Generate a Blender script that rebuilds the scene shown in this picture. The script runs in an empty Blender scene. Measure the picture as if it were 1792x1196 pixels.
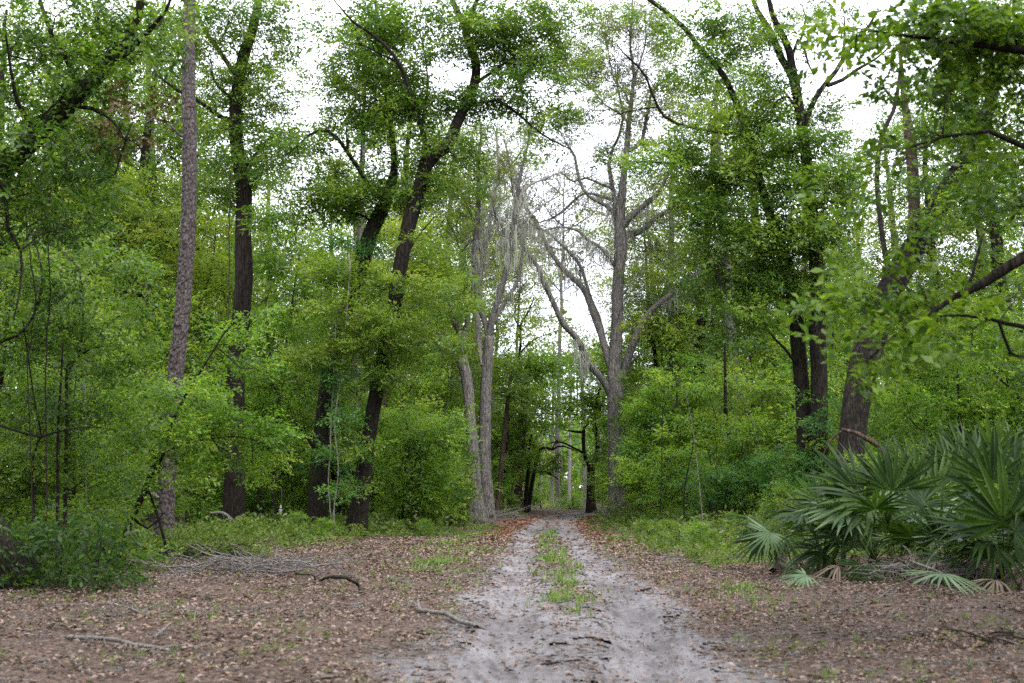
import bpy, math, random
import numpy as np
from mathutils import Vector

scene = bpy.context.scene
C = scene.collection
rng = np.random.default_rng(7)
random.seed(7)

# ------------------------------------------------------------------ camera, sky, sun, exposure
CAM_H = 1.7
F = 2090.0                      # focal length in photo pixels (photo is 1792 x 1196)
HORIZON = 855.0
TH = math.atan((HORIZON - 598.0) / F)
cam_d = bpy.data.cameras.new('camera')
cam_d.sensor_width = 36.0
cam_d.lens = 36.0 * F / 1792.0
cam_d.clip_start = 0.1
cam_d.clip_end = 3000.0
cam_d.dof.use_dof = True
cam_d.dof.focus_distance = 48.0
cam_d.dof.aperture_fstop = 1.9
cam = bpy.data.objects.new('camera', cam_d)
C.objects.link(cam)
cam.location = (0, 0, CAM_H)
cam.rotation_euler = (math.pi / 2 + TH, 0, 0)
scene.camera = cam

SUN_EL, SUN_ROT = math.radians(58), math.radians(150)
world = bpy.data.worlds.new('World')
scene.world = world
world.use_nodes = True
wn, wl = world.node_tree.nodes, world.node_tree.links
wn.clear()
w_out = wn.new('ShaderNodeOutputWorld')
w_bg = wn.new('ShaderNodeBackground')
w_bg.inputs['Strength'].default_value = 0.15
w_sky = wn.new('ShaderNodeTexSky')
w_sky.sky_type = 'NISHITA'
w_sky.sun_disc = False
w_sky.sun_elevation = SUN_EL
w_sky.sun_rotation = SUN_ROT
w_sky.dust_density = 3.0
# overcast: a thin, nearly even cloud deck over the clear sky
w_tc = wn.new('ShaderNodeTexCoord')
w_no = wn.new('ShaderNodeTexNoise')
w_no.inputs['Scale'].default_value = 2.2
w_no.inputs['Detail'].default_value = 5
w_rmp = wn.new('ShaderNodeValToRGB')
w_rmp.color_ramp.elements[0].position = 0.3
w_rmp.color_ramp.elements[0].color = (6.3, 6.5, 7.3, 1)
w_rmp.color_ramp.elements[1].position = 0.7
w_rmp.color_ramp.elements[1].color = (7.9, 8.05, 8.8, 1)
w_mix = wn.new('ShaderNodeMixRGB')
w_mix.inputs[0].default_value = 0.88
wl.new(w_tc.outputs['Generated'], w_no.inputs['Vector'])
wl.new(w_no.outputs['Fac'], w_rmp.inputs['Fac'])
wl.new(w_sky.outputs['Color'], w_mix.inputs[1])
wl.new(w_rmp.outputs['Color'], w_mix.inputs[2])
wl.new(w_mix.outputs['Color'], w_bg.inputs['Color'])
wl.new(w_bg.outputs['Background'], w_out.inputs['Surface'])

sun_d = bpy.data.lights.new('sun', 'SUN')
sun_d.energy = 1.3
sun_d.angle = math.radians(25)
sun_d.color = (1.0, 0.97, 0.93)
sun = bpy.data.objects.new('sun', sun_d)
C.objects.link(sun)
# direction towards the sun (Nishita: rotation measured clockwise from +Y)
_sd = Vector((math.sin(SUN_ROT) * math.cos(SUN_EL), math.cos(SUN_ROT) * math.cos(SUN_EL), math.sin(SUN_EL)))
sun.rotation_euler = _sd.to_track_quat('Z', 'Y').to_euler()
sun.location = (0, 0, 60)

scene.view_settings.view_transform = 'Standard'
scene.view_settings.look = 'None'
scene.view_settings.exposure = 1.6
scene.view_settings.gamma = 1.0
scene.view_settings.use_curve_mapping = False
cy = scene.cycles
cy.max_bounces = 7
cy.diffuse_bounces = 4
cy.glossy_bounces = 2
cy.transmission_bounces = 5
cy.transparent_max_bounces = 4
cy.caustics_reflective = False
cy.caustics_refractive = False
cy.use_denoising = False

# ------------------------------------------------------------------ projection helpers
_fw = np.array([0, math.cos(TH), math.sin(TH)])
_up = np.array([0, -math.sin(TH), math.cos(TH)])


def ray(px, py):
    return np.array([1.0, 0, 0]) * ((px - 896.0) / F) + _up * (-(py - 598.0) / F) + _fw


def P(px, py, Y):
    """point of the place that the photograph shows at (px, py), Y metres ahead"""
    r = ray(px, py)
    return np.array([0, 0, CAM_H]) + r * (Y / r[1])


def Gd(px, py):
    r = ray(px, py)
    return np.array([0, 0, CAM_H]) + r * (CAM_H / -r[2])


# ------------------------------------------------------------------ noise and terrain
def sn(x, y, z=0.0, seed=0):
    """smooth pseudo noise, about -1..1"""
    s = seed * 1.37
    return (np.sin(1.7 * x + 1.1 * y + .7 * z + s) + np.sin(-1.3 * x + 2.1 * y - 1.9 * z + 2.1 * s)
            + np.sin(2.9 * x - .8 * y + 2.3 * z + 3.3 * s) + np.sin(.6 * x + 3.1 * y + 1.2 * z - 1.7 * s)) / 4 * 1.4


def fn(x, y, seed=0, oct=4):
    v, a, f = 0, .5, 1.0
    for o in range(oct):
        v = v + a * sn(x * f, y * f, o * 1.9, seed + o * 5)
        a *= .55
        f *= 2.13
    return v


TL = np.array([Gd(*p)[:2] for p in [(868, 1290), (880, 1196), (893, 1140), (900, 1090), (903, 1039), (906, 1000), (913, 964), (924, 935), (946, 914)]])
TR = np.array([Gd(*p)[:2] for p in [(1200, 1290), (1160, 1196), (1132, 1140), (1110, 1090), (1082, 1039), (1045, 1000), (1012, 964), (996, 935), (990, 914)]])
TL = np.vstack([[[-.15, 3.0]], TL, [[2.6, 75], [8, 95], [20, 112], [45, 125]]])
TR = np.vstack([[[1.5, 3.0]], TR, [[4.2, 74], [9.5, 92], [21, 108], [46, 121]]])


def track_x(tab, y):
    return np.interp(y, tab[:, 1], tab[:, 0])


def mound(x, y, cx, cy_, rx, ry, h):
    return h * np.exp(-((x - cx) / rx) ** 2 - ((y - cy_) / ry) ** 2)


def terrain(x, y):
    x = np.asarray(x, float)
    y = np.asarray(y, float)
    xl, xr = track_x(TL, y), track_x(TR, y)
    xc = (xl + xr) / 2
    off = np.abs(x - xc)
    side = np.clip((off - 1.6) / 4.0, 0, 1)
    z = .10 * fn(x * .35, y * .35, 3) * (0.25 + side) + .02 * fn(x * 2.1, y * 2.1, 9, 3)
    z = z + .07 * side ** 2
    z = z - .085 * np.exp(-((x - xl) / .3) ** 4) - .085 * np.exp(-((x - xr) / .3) ** 4)
    z = z + mound(x, y, 7.2, 22, 2.6, 3.0, .06)
    return z


def tz(x, y):
    return float(terrain(x, y))


# ------------------------------------------------------------------ object helpers
def thing(name, label, cat, loc, group=None):
    o = bpy.data.objects.new(name, None)
    o.empty_display_size = .2
    C.objects.link(o)
    o.location = loc
    o['label'] = label
    o['category'] = cat
    if group:
        o['group'] = group
    return o


def mesh_np(name, V, Q, mat, tint=None, smooth=False, mat_idx=None):
    """Q: (n,4) or (n,3) faces, or a list of both arrays"""
    Qs = Q if isinstance(Q, list) else [Q]
    Qs = [q for q in Qs if len(q)]
    me = bpy.data.meshes.new(name)
    me.vertices.add(len(V))
    me.vertices.foreach_set('co', np.ascontiguousarray(V, np.float32).ravel())
    nl = sum(q.size for q in Qs)
    nf = sum(len(q) for q in Qs)
    me.loops.add(nl)
    me.loops.foreach_set('vertex_index', np.concatenate([q.ravel() for q in Qs]).astype(np.int32))
    me.polygons.add(nf)
    starts, c = [], 0
    for q in Qs:
        k = q.shape[1]
        starts.append(c + np.arange(len(q)) * k)
        c += q.size
    me.polygons.foreach_set('loop_start', np.concatenate(starts).astype(np.int32))
    if smooth:
        me.polygons.foreach_set('use_smooth', np.ones(nf, bool))
    me.update(calc_edges=True)
    if tint is not None:
        a = me.attributes.new('tint', 'FLOAT', 'FACE')
        a.data.foreach_set('value', np.ascontiguousarray(tint, np.float32))
    if mat is not None:
        me.materials.append(mat)
    return me


def link(name, me, parent=None, loc=None):
    o = bpy.data.objects.new(name, me)
    C.objects.link(o)
    if parent is not None:
        o.parent = parent
    if loc is not None:
        o.location = loc
    return o


# ------------------------------------------------------------------ materials
def new_mat(name):
    m = bpy.data.materials.new(name)
    m.use_nodes = True
    n = m.node_tree.nodes
    n.clear()
    return m, n, m.node_tree.links, n.new('ShaderNodeOutputMaterial')


def ramp(n, stops):
    r = n.new('ShaderNodeValToRGB')
    els = r.color_ramp.elements
    while len(els) < len(stops):
        els.new(.5)
    for e, (p, c) in zip(els, stops):
        e.position = p
        e.color = (*c, 1)
    return r


def leaf_mat(name, stops, trans=.45, tgain=1.9, rough=.4, spec=.28):
    """leaf blade: colour varies from leaf to leaf, light passes through"""
    m, n, l, out = new_mat(name)
    at = n.new('ShaderNodeAttribute')
    at.attribute_name = 'tint'
    r = ramp(n, stops)
    l.new(at.outputs['Fac'], r.inputs['Fac'])
    b = n.new('ShaderNodeBsdfPrincipled')
    b.inputs['Roughness'].default_value = rough
    b.inputs['Specular IOR Level'].default_value = spec
    l.new(r.outputs['Color'], b.inputs['Base Color'])
    t = n.new('ShaderNodeBsdfTranslucent')
    g = n.new('ShaderNodeMixRGB')
    g.blend_type = 'MULTIPLY'
    g.inputs[0].default_value = 1
    g.inputs[2].default_value = (tgain * 1.05, tgain, tgain * .5, 1)
    l.new(r.outputs['Color'], g.inputs[1])
    l.new(g.outputs['Color'], t.inputs['Color'])
    x = n.new('ShaderNodeMixShader')
    x.inputs[0].default_value = trans
    l.new(b.outputs[0], x.inputs[1])
    l.new(t.outputs[0], x.inputs[2])
    l.new(x.outputs[0], out.inputs['Surface'])
    return m


def bark_mat(name, dark, light, scale=9, stretch=.18, bump=.6, moss=None, lichen=0, crack=.55):
    m, n, l, out = new_mat(name)
    tc = n.new('ShaderNodeTexCoord')
    mp = n.new('ShaderNodeMapping')
    mp.inputs['Scale'].default_value = (1, 1, stretch)
    l.new(tc.outputs['Object'], mp.inputs['Vector'])
    no = n.new('ShaderNodeTexNoise')
    no.inputs['Scale'].default_value = scale
    no.inputs['Detail'].default_value = 8
    no.inputs['Roughness'].default_value = .7
    l.new(mp.outputs['Vector'], no.inputs['Vector'])
    # warp the plate pattern a little so that the furrows wander
    wp = n.new('ShaderNodeMixRGB')
    wp.blend_type = 'LINEAR_LIGHT'
    wp.inputs[0].default_value = .035
    l.new(mp.outputs['Vector'], wp.inputs[1])
    l.new(no.outputs['Color'], wp.inputs[2])
    vo = n.new('ShaderNodeTexVoronoi')
    vo.feature = 'DISTANCE_TO_EDGE'
    vo.inputs['Scale'].default_value = scale * 1.5
    l.new(wp.outputs['Color'], vo.inputs['Vector'])
    r = ramp(n, [(.32, dark), (.5, tuple((a + b) / 2 for a, b in zip(dark, light))), (.7, light)])
    l.new(no.outputs['Fac'], r.inputs['Fac'])
    col = r.outputs['Color']
    if moss or lichen:
        n2 = n.new('ShaderNodeTexNoise')
        n2.inputs['Scale'].default_value = 5.0 if lichen else 2.4
        n2.inputs['Detail'].default_value = 6
        l.new(tc.outputs['Object'], n2.inputs['Vector'])
        rr = ramp(n, [(.57 if lichen else .52, (0, 0, 0)), (.68 if lichen else .64, (.8, .8, .8))])
        l.new(n2.outputs['Fac'], rr.inputs['Fac'])
        mx = n.new('ShaderNodeMixRGB')
        l.new(rr.outputs['Color'], mx.inputs[0])
        l.new(col, mx.inputs[1])
        mx.inputs[2].default_value = (*(moss or (.3, .33, .28)), 1)
        col = mx.outputs['Color']
    cr = ramp(n, [(0, (1 - crack,) * 3), (.16, (1, 1, 1))])
    l.new(vo.outputs['Distance'], cr.inputs['Fac'])
    m1 = n.new('ShaderNodeMixRGB')
    m1.blend_type = 'MULTIPLY'
    m1.inputs[0].default_value = 1
    l.new(col, m1.inputs[1])
    l.new(cr.outputs['Color'], m1.inputs[2])
    at = n.new('ShaderNodeAttribute')
    at.attribute_name = 'furrow'
    m2 = n.new('ShaderNodeMixRGB')
    m2.inputs[2].default_value = (*[c * .5 for c in dark], 1)
    l.new(at.outputs['Fac'], m2.inputs[0])
    l.new(m1.outputs['Color'], m2.inputs[1])
    b = n.new('ShaderNodeBsdfPrincipled')
    b.inputs['Roughness'].default_value = .9
    b.inputs['Specular IOR Level'].default_value = .12
    l.new(m2.outputs['Color'], b.inputs['Base Color'])
    cl = n.new('ShaderNodeMath')
    cl.operation = 'MINIMUM'
    cl.inputs[1].default_value = .2
    l.new(vo.outputs['Distance'], cl.inputs[0])
    ma = n.new('ShaderNodeMath')
    ma.operation = 'MULTIPLY_ADD'
    ma.inputs[1].default_value = 3.0
    l.new(cl.outputs[0], ma.inputs[0])
    l.new(no.outputs['Fac'], ma.inputs[2])
    bp = n.new('ShaderNodeBump')
    bp.inputs['Strength'].default_value = bump
    bp.inputs['Distance'].default_value = .03
    l.new(ma.outputs[0], bp.inputs['Height'])
    l.new(bp.outputs['Normal'], b.inputs['Normal'])
    l.new(b.outputs[0], out.inputs['Surface'])
    return m


LM = {
    'dark': leaf_mat('oak_leaf_deep_green', [(0, (0.0189, 0.0500, 0.0086)), (.4, (0.0525, 0.1148, 0.0160)), (.75, (0.1028, 0.1780, 0.0235)), (1, (0.1732, 0.2348, 0.0362))]),
    'mid': leaf_mat('oak_leaf_green', [(0, (0.0273, 0.0639, 0.0107)), (.4, (0.0735, 0.1419, 0.0192)), (.8, (0.1344, 0.2079, 0.0278)), (1, (0.1890, 0.2399, 0.0427))]),
    'bright': leaf_mat('young_leaf_green', [(0, (0.0357, 0.0880, 0.0128)), (.4, (0.0892, 0.1818, 0.0224)), (.8, (0.1522, 0.2579, 0.0320)), (1, (0.2204, 0.2898, 0.0534))]),
    'yellow': leaf_mat('yellowish_leaf_green', [(0, (0.0472, 0.0860, 0.0117)), (.4, (0.1102, 0.1799, 0.0213)), (.8, (0.1785, 0.2449, 0.0278)), (1, (0.2309, 0.2648, 0.0480))]),
    'blue': leaf_mat('vine_leaf_green', [(0, (.02, .07, .018)), (.5, (.056, .145, .03)), (1, (.12, .22, .05))]),
    'near': leaf_mat('near_oak_leaf_green', [(0, (0.0251, 0.0639, 0.0075)), (.5, (0.0692, 0.1399, 0.0117)), (1, (0.1364, 0.2148, 0.0213))], trans=.45, tgain=1.7),
    'cover': leaf_mat('ground_plant_green', [(0, (0.0315, 0.0619, 0.0149)), (.4, (0.0735, 0.1248, 0.0256)), (.8, (0.1312, 0.1848, 0.0385)), (1, (0.2099, 0.1899, 0.0854))]),
    'grass': leaf_mat('grass_green', [(0, (.05, .11, .016)), (.6, (.11, .2, .025)), (1, (.2, .23, .055))], trans=.3),
    'brown': leaf_mat('dead_leaf_brown', [(0, (.06, .035, .02)), (.6, (.13, .08, .045)), (1, (.2, .13, .08))], trans=.2, tgain=1),
    'sparse': leaf_mat('new_leaf_olive', [(0, (.06, .06, .03)), (.5, (.1, .115, .04)), (1, (.13, .18, .045))]),
    'litter': leaf_mat('fallen_leaf_litter', [(0, (.035, .026, .021)), (.22, (.095, .067, .053)), (.5, (.185, .134, .109)), (.75, (.27, .207, .175)), (.88, (.2, .105, .066)), (1, (.37, .305, .265))], trans=.1, tgain=1, rough=.75, spec=.2),
    'needles': leaf_mat('fallen_red_needles', [(0, (.12, .055, .038)), (.5, (.23, .11, .07)), (1, (.34, .2, .14))], trans=.08, tgain=1, rough=.8, spec=.2),
    'moss': leaf_mat('spanish_moss_grey', [(0, (.22, .23, .2)), (.5, (.31, .315, .28)), (1, (.4, .4, .36))], trans=.25, tgain=1.1, rough=.9, spec=.1),
    'palm': leaf_mat('palmetto_green', [(0, (.007, .021, .003)), (.5, (.02, .05, .006)), (1, (.05, .098, .012))], trans=.26, tgain=1.8, rough=.42, spec=.2),
    'palmpale': leaf_mat('palmetto_pale_green', [(0, (.04, .085, .03)), (.5, (.075, .135, .05)), (1, (.13, .19, .08))], trans=.2, tgain=1.3, rough=.42, spec=.4),
    'palmdead': leaf_mat('dead_palmetto_tan', [(0, (.06, .043, .033)), (.5, (.13, .096, .073)), (1, (.24, .18, .135))], trans=.12, tgain=1, rough=.7, spec=.2),
}
BM = {
    'pine': bark_mat('pine_bark', (.03, .025, .024), (.2, .168, .16), 16, .5, .8, crack=.3),
    'oak': bark_mat('oak_bark', (.007, .0055, .0045), (.042, .033, .026), 11, .14, 1.0),
    'oakmoss': bark_mat('mossy_oak_bark', (.007, .0055, .0045), (.038, .03, .023), 11, .16, 1.0, moss=(.022, .03, .009)),
    'lichen': bark_mat('lichened_oak_bark', (.007, .006, .005), (.042, .034, .027), 11, .16, 1.0, moss=(.05, .056, .044), lichen=1),
    'brown': bark_mat('brown_bark', (.028, .019, .014), (.1, .07, .053), 9, .12, .9),
    'grey': bark_mat('grey_bark', (.055, .05, .045), (.28, .258, .238), 12, .18, 1.0),
    'pale': bark_mat('pale_bark', (.12, .108, .1), (.34, .315, .295), 10, .14, .7, crack=.35),
    'twig': bark_mat('twig_bark', (.016, .013, .011), (.055, .044, .037), 20, .3, .3),
    'greytwig': bark_mat('weathered_twig', (.09, .082, .077), (.27, .25, .235), 20, .3, .4),
}


# ------------------------------------------------------------------ branch geometry
def resample(pts, step):
    pts = np.asarray(pts, float)
    if len(pts) == 2:
        n = max(2, int(np.linalg.norm(pts[1, :3] - pts[0, :3]) / step) + 1)
        t = np.linspace(0, 1, n)[:, None]
        return pts[0] * (1 - t) + pts[1] * t
    p = np.vstack([2 * pts[0] - pts[1], pts, 2 * pts[-1] - pts[-2]])
    out = []
    for i in range(1, len(p) - 2):
        n = max(1, int(np.linalg.norm(p[i + 1, :3] - p[i, :3]) / step))
        t = np.arange(n)[:, None] / n
        a, b, c, d = p[i - 1], p[i], p[i + 1], p[i + 2]
        out.append(.5 * (2 * b + (c - a) * t + (2 * a - 5 * b + 4 * c - d) * t * t + (3 * b - a - 3 * c + d) * t ** 3))
    out.append(pts[-1:])
    o = np.vstack(out)
    o[:, 3:] = np.maximum(o[:, 3:], .001)
    return o


FURROW = [None]


def tube(pr, sides, relief=0.0, seed=0, flare=0.0, style='ridge', wob=0.0):
    """pr: (n,4) centre line + radius -> verts, quads, cap faces omitted below, pointed above"""
    pr = np.asarray(pr, float)
    p, r = pr[:, :3].copy(), pr[:, 3].copy()
    n = len(p)
    if wob:
        s = np.arange(n) * .9
        p[:, 0] += wob * sn(s * .35, s * .1, 0, seed)
        p[:, 2] += wob * sn(s * .31, s * .2, 2, seed + 3)
    t = np.gradient(p, axis=0)
    t /= np.linalg.norm(t, axis=1)[:, None] + 1e-9
    ref = np.array([1., 0, 0]) if abs(t[0, 0]) < .8 else np.array([0, 0, 1.])
    U = np.empty_like(t)
    u = ref - t[0] * (ref @ t[0])
    u /= np.linalg.norm(u)
    for i in range(n):
        u = u - t[i] * (u @ t[i])
        u /= np.linalg.norm(u) + 1e-9
        U[i] = u
    W = np.cross(t, U)
    a = np.arange(sides) * 2 * math.pi / sides
    L = np.concatenate([[0], np.cumsum(np.linalg.norm(np.diff(p, axis=0), axis=1))])
    A, Ls = np.meshgrid(a, L)
    R = np.repeat(r[:, None], sides, 1)
    if relief:
        rr = r[:, None]
        if style == 'plate':
            cu, cv = .085, .15
            per = max(5, int(round(2 * math.pi * float(np.median(r)) / cu)))
            uu, vv = A / (2 * math.pi) * per, Ls / cv
            iu, iv = np.floor(uu), np.floor(vv)
            f1 = np.full(uu.shape, 9.)
            f2 = np.full(uu.shape, 9.)
            pid = np.zeros(uu.shape)
            for du in (-1, 0, 1):
                for dv in (-1, 0, 1):
                    a_, b_ = np.mod(iu + du, per), iv + dv
                    h1 = np.mod(np.sin(a_ * 127.1 + b_ * 311.7) * 43758.5, 1)
                    h2 = np.mod(np.sin(a_ * 269.5 + b_ * 183.3) * 43758.5, 1)
                    dd = np.hypot(uu - (iu + du + h1), vv - (b_ + h2))
                    m1 = dd < f1
                    f2 = np.where(m1, f1, np.minimum(f2, dd))
                    pid = np.where(m1, h1 + h2, pid)
                    f1 = np.where(m1, dd, f1)
            e = np.clip((f2 - f1) / .22, 0, 1)
            R = R + relief * rr * (e - .6 + .45 * (pid - 1))
            FURROW[0] = np.append((1 - e).ravel() * .85, 0)
        else:
            k = max(4, sides // 3)
            ph = 1.6 * sn(Ls * 1.2, A * 0, 0, seed) + .9 * sn(Ls * 4.1, np.sin(A) * 2, np.cos(A) * 2, seed + 1)
            rid = np.abs(np.sin(A * k / 2 + ph)) ** .6
            lump = sn(np.cos(A) * 1.3 + seed, np.sin(A) * 1.3, Ls * .9, seed)
            R = R * (1 + relief * (rid - .7) + .07 * lump)
    if flare:
        lob = 1 + .35 * np.sin(A * 3 + seed) * .6 + .25 * np.sin(A * 5 + 2 * seed)
        R = R * (1 + flare * np.exp(-Ls / (2.2 * r[0] + .15)) * lob)
    V = p[:, None, :] + R[..., None] * (np.cos(A)[..., None] * U[:, None, :] + np.sin(A)[..., None] * W[:, None, :])
    V = V.reshape(-1, 3)
    i = np.arange(n - 1)[:, None] * sides
    j = np.arange(sides)[None, :]
    j2 = (j + 1) % sides
    Q = np.stack([i + j, i + j2, i + sides + j2, i + sides + j], -1).reshape(-1, 4)
    # close the end
    V = np.vstack([V, p[-1] + t[-1] * r[-1] * .6])
    e0 = (n - 1) * sides
    T = np.stack([e0 + np.arange(sides), e0 + (np.arange(sides) + 1) % sides, np.full(sides, len(V) - 1)], -1)
    return V, Q, T


class Geo:
    def __init__(s):
        s.V, s.Q, s.T, s.n = [], [], [], 0

    def add(s, V, Q, T=None):
        s.V.append(V)
        s.Q.append(Q + s.n)
        if T is not None and len(T):
            s.T.append(T + s.n)
        s.n += len(V)

    def mesh(s, name, mat, origin, smooth=True):
        V = np.vstack(s.V) - np.asarray(origin)
        fs = [np.vstack(s.Q)]
        if s.T:
            fs.append(np.vstack(s.T))
        return mesh_np(name, V, fs, mat, smooth=smooth)


def twig_tubes(geo, segs, sides=3):
    """segs: list of (n,4) polylines"""
    for sg in segs:
        geo.add(*tube(sg, sides))


# ------------------------------------------------------------------ leaf sprays
def leaf_quads(p, d, nrm, L, W, fold=.12):
    s = np.cross(nrm, d)
    s /= np.linalg.norm(s, axis=1)[:, None] + 1e-9
    nn = np.cross(d, s)
    L = np.asarray(L)[:, None]
    W = np.asarray(W)[:, None]
    m = p + d * L * .6 + nn * W * fold
    V = np.stack([p, m + s * W * .5, p + d * L - nn * W * fold, m - s * W * .5], 1)
    return V.reshape(-1, 3)


def unit(v):
    return v / (np.linalg.norm(v, axis=-1, keepdims=True) + 1e-9)


def make_spray(n_leaf, r, leaf=.17, aspect=.42, flat=.45, span=1.0):
    """a twig of unit length along +X carrying n_leaf leaves, lying roughly in XY"""
    pos, dr = [], []
    nt = 7
    for k in range(nt):
        t = (k + .6) / nt
        a = (1 if k % 2 else -1) * r.uniform(.5, 1.1)
        ln = (.5 - .28 * t) * r.uniform(.7, 1.2)
        if k == nt - 1:
            a, ln = r.uniform(-.2, .2), .22
        b = np.array([t * span * .8, .04 * r.normal(), .06 * r.normal()])
        dd = unit(np.array([math.cos(a), math.sin(a), r.normal() * .22]))
        m = max(2, int(round(n_leaf / nt)))
        for q in range(m):
            s = (q + r.uniform(.3, 1)) / m
            s = s ** .7
            pos.append(b + dd * ln * s)
            aa = a + r.normal() * .9
            dr.append([math.cos(aa), math.sin(aa), r.normal() * .45 - .1])
    pos = np.array(pos)
    dr = unit(np.array(dr))
    k = len(pos)
    nr = unit(np.array([0, 0, 1.]) + r.normal(size=(k, 3)) * flat)
    L = leaf * r.uniform(.65, 1.2, k)
    return leaf_quads(pos, dr, nr, L, L * aspect), r.random(k), k


SPR = [make_spray(28, rng) for _ in range(10)]


def rotm(az, pitch, roll):
    ca, sa, cp, sp, cr, sr = np.cos(az), np.sin(az), np.cos(pitch), np.sin(pitch), np.cos(roll), np.sin(roll)
    z = np.zeros_like(ca)
    o = np.ones_like(ca)
    Rz = np.stack([np.stack([ca, -sa, z], -1), np.stack([sa, ca, z], -1), np.stack([z, z, o], -1)], -2)
    Ry = np.stack([np.stack([cp, z, -sp], -1), np.stack([z, o, z], -1), np.stack([sp, z, cp], -1)], -2)
    Rx = np.stack([np.stack([o, z, z], -1), np.stack([z, cr, -sr], -1), np.stack([z, sr, cr], -1)], -2)
    return Rz @ Ry @ Rx


COVER = 1.55
LEAFK = 1.4


class Leaves:
    def __init__(s):
        s.V, s.t = [], []

    def stamp(s, pos, az, pitch, roll, scale, tint, lib=None):
        lib = lib or SPR
        n = len(pos)
        if n == 0:
            return
        M = rotm(az, pitch, roll) * scale[:, None, None]
        w = rng.integers(0, len(lib), n)
        for k in range(len(lib)):
            m = np.where(w == k)[0]
            if not len(m):
                continue
            V, t, c = lib[k]
            o = np.einsum('nij,vj->nvi', M[m], V) + pos[m][:, None, :]
            s.V.append(o.reshape(-1, 3))
            s.t.append(np.clip(tint[m][:, None] + (t[None, :] - .5) * .7, 0, 1).ravel())

    def mesh(s, name, mat, origin):
        V = np.vstack(s.V) - np.asarray(origin)
        return mesh_np(name, V, np.arange(len(V)).reshape(-1, 4), mat, np.concatenate(s.t))

    def count(s):
        return sum(len(t) for t in s.t)


def fill_blob(leaves, twigs, c, rad, cover, leaf_len, attach=None, droop=.15, clump=.36, tint0=.45, flatten=.62, lib=None, nl=28, tw=.006, spray=None):
    """leaf sprays gathered in sub-clumps through an ellipsoid; thin twigs lead to them.
    cover = leaf layers seen through the blob"""
    c = np.asarray(c, float)
    rad = np.asarray(rad, float)
    leaf_len = leaf_len * LEAFK * float(rng.uniform(.82, 1.3))
    area = math.pi * rad[0] * rad[2]
    sc = spray or leaf_len / .17
    n_leaf = COVER * cover * area / (leaf_len ** 2 * .9 * .42 * .5 * .72)
    n_spr = max(3, int(n_leaf / nl))
    rm = rad.mean()
    k = int(np.clip(n_spr / 9, 3, 60))
    d = unit(rng.normal(size=(k, 3)))
    rr = rng.random(k) ** .45
    cc = c + d * rr[:, None] * rad * .92
    ct = tint0 + rng.normal(size=k) * .2
    w = rng.integers(0, k, n_spr)
    e = unit(rng.normal(size=(n_spr, 3))) * (rng.random(n_spr) ** .5)[:, None]
    off = e * np.array([1, 1, flatten]) * rm * clump * (1 + (rng.random(n_spr) < .12) * rng.uniform(.3, 1.1, n_spr))[:, None]
    pos = cc[w] + off
    out = pos - c
    az = np.arctan2(out[:, 1] + off[:, 1] * 2, out[:, 0] + off[:, 0] * 2) + rng.normal(size=n_spr) * .7
    pitch = rng.normal(size=n_spr) * .35 - droop
    roll = rng.normal(size=n_spr) * .5
    s = sc * rng.uniform(.75, 1.25, n_spr)
    leaves.stamp(pos, az, pitch, roll, s, ct[w] + rng.normal(size=n_spr) * .08, lib)
    if twigs is not None:
        a = c - np.array([0, 0, rad[2] * .6]) if attach is None else np.asarray(attach, float)
        r0 = tw * (1.0 + rm)
        sway = rng.normal(size=3) * .12 * np.linalg.norm(c - a)
        twigs.append(resample(np.vstack([np.r_[a, r0 * 1.9], np.r_[(a + c) / 2 + sway, r0 * 1.4], np.r_[c, r0]]), .5))
        for q in range(min(k, 26)):
            t = rng.random()
            st = a * (1 - t) + c * t + sway * 4 * t * (1 - t)
            md = (st + cc[q]) / 2 + rng.normal(size=3) * .1 * rm + np.array([0, 0, .08 * rm])
            twigs.append(np.vstack([np.r_[st, r0 * .8], np.r_[md, r0 * .55], np.r_[cc[q], r0 * .25]]))


# ------------------------------------------------------------------ trees traced as skeletons
def lift(pl, Y, start_depth=None, k=0.0):
    """photo polyline (x, y, width px) -> (n,4) world centre line + radius, running away (k>0) or nearer (k<0)"""
    pl = np.asarray(pl, float)
    y0 = Y if start_depth is None else start_depth
    s = np.concatenate([[0], np.cumsum(np.hypot(np.diff(pl[:, 0]), np.diff(pl[:, 1])))]) * Y / F
    out = []
    for (x, y, w), ss in zip(pl, s):
        d = y0 + k * ss
        out.append(np.r_[P(x, y, d), w * .5 * d / F])
    return np.array(out)


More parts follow.
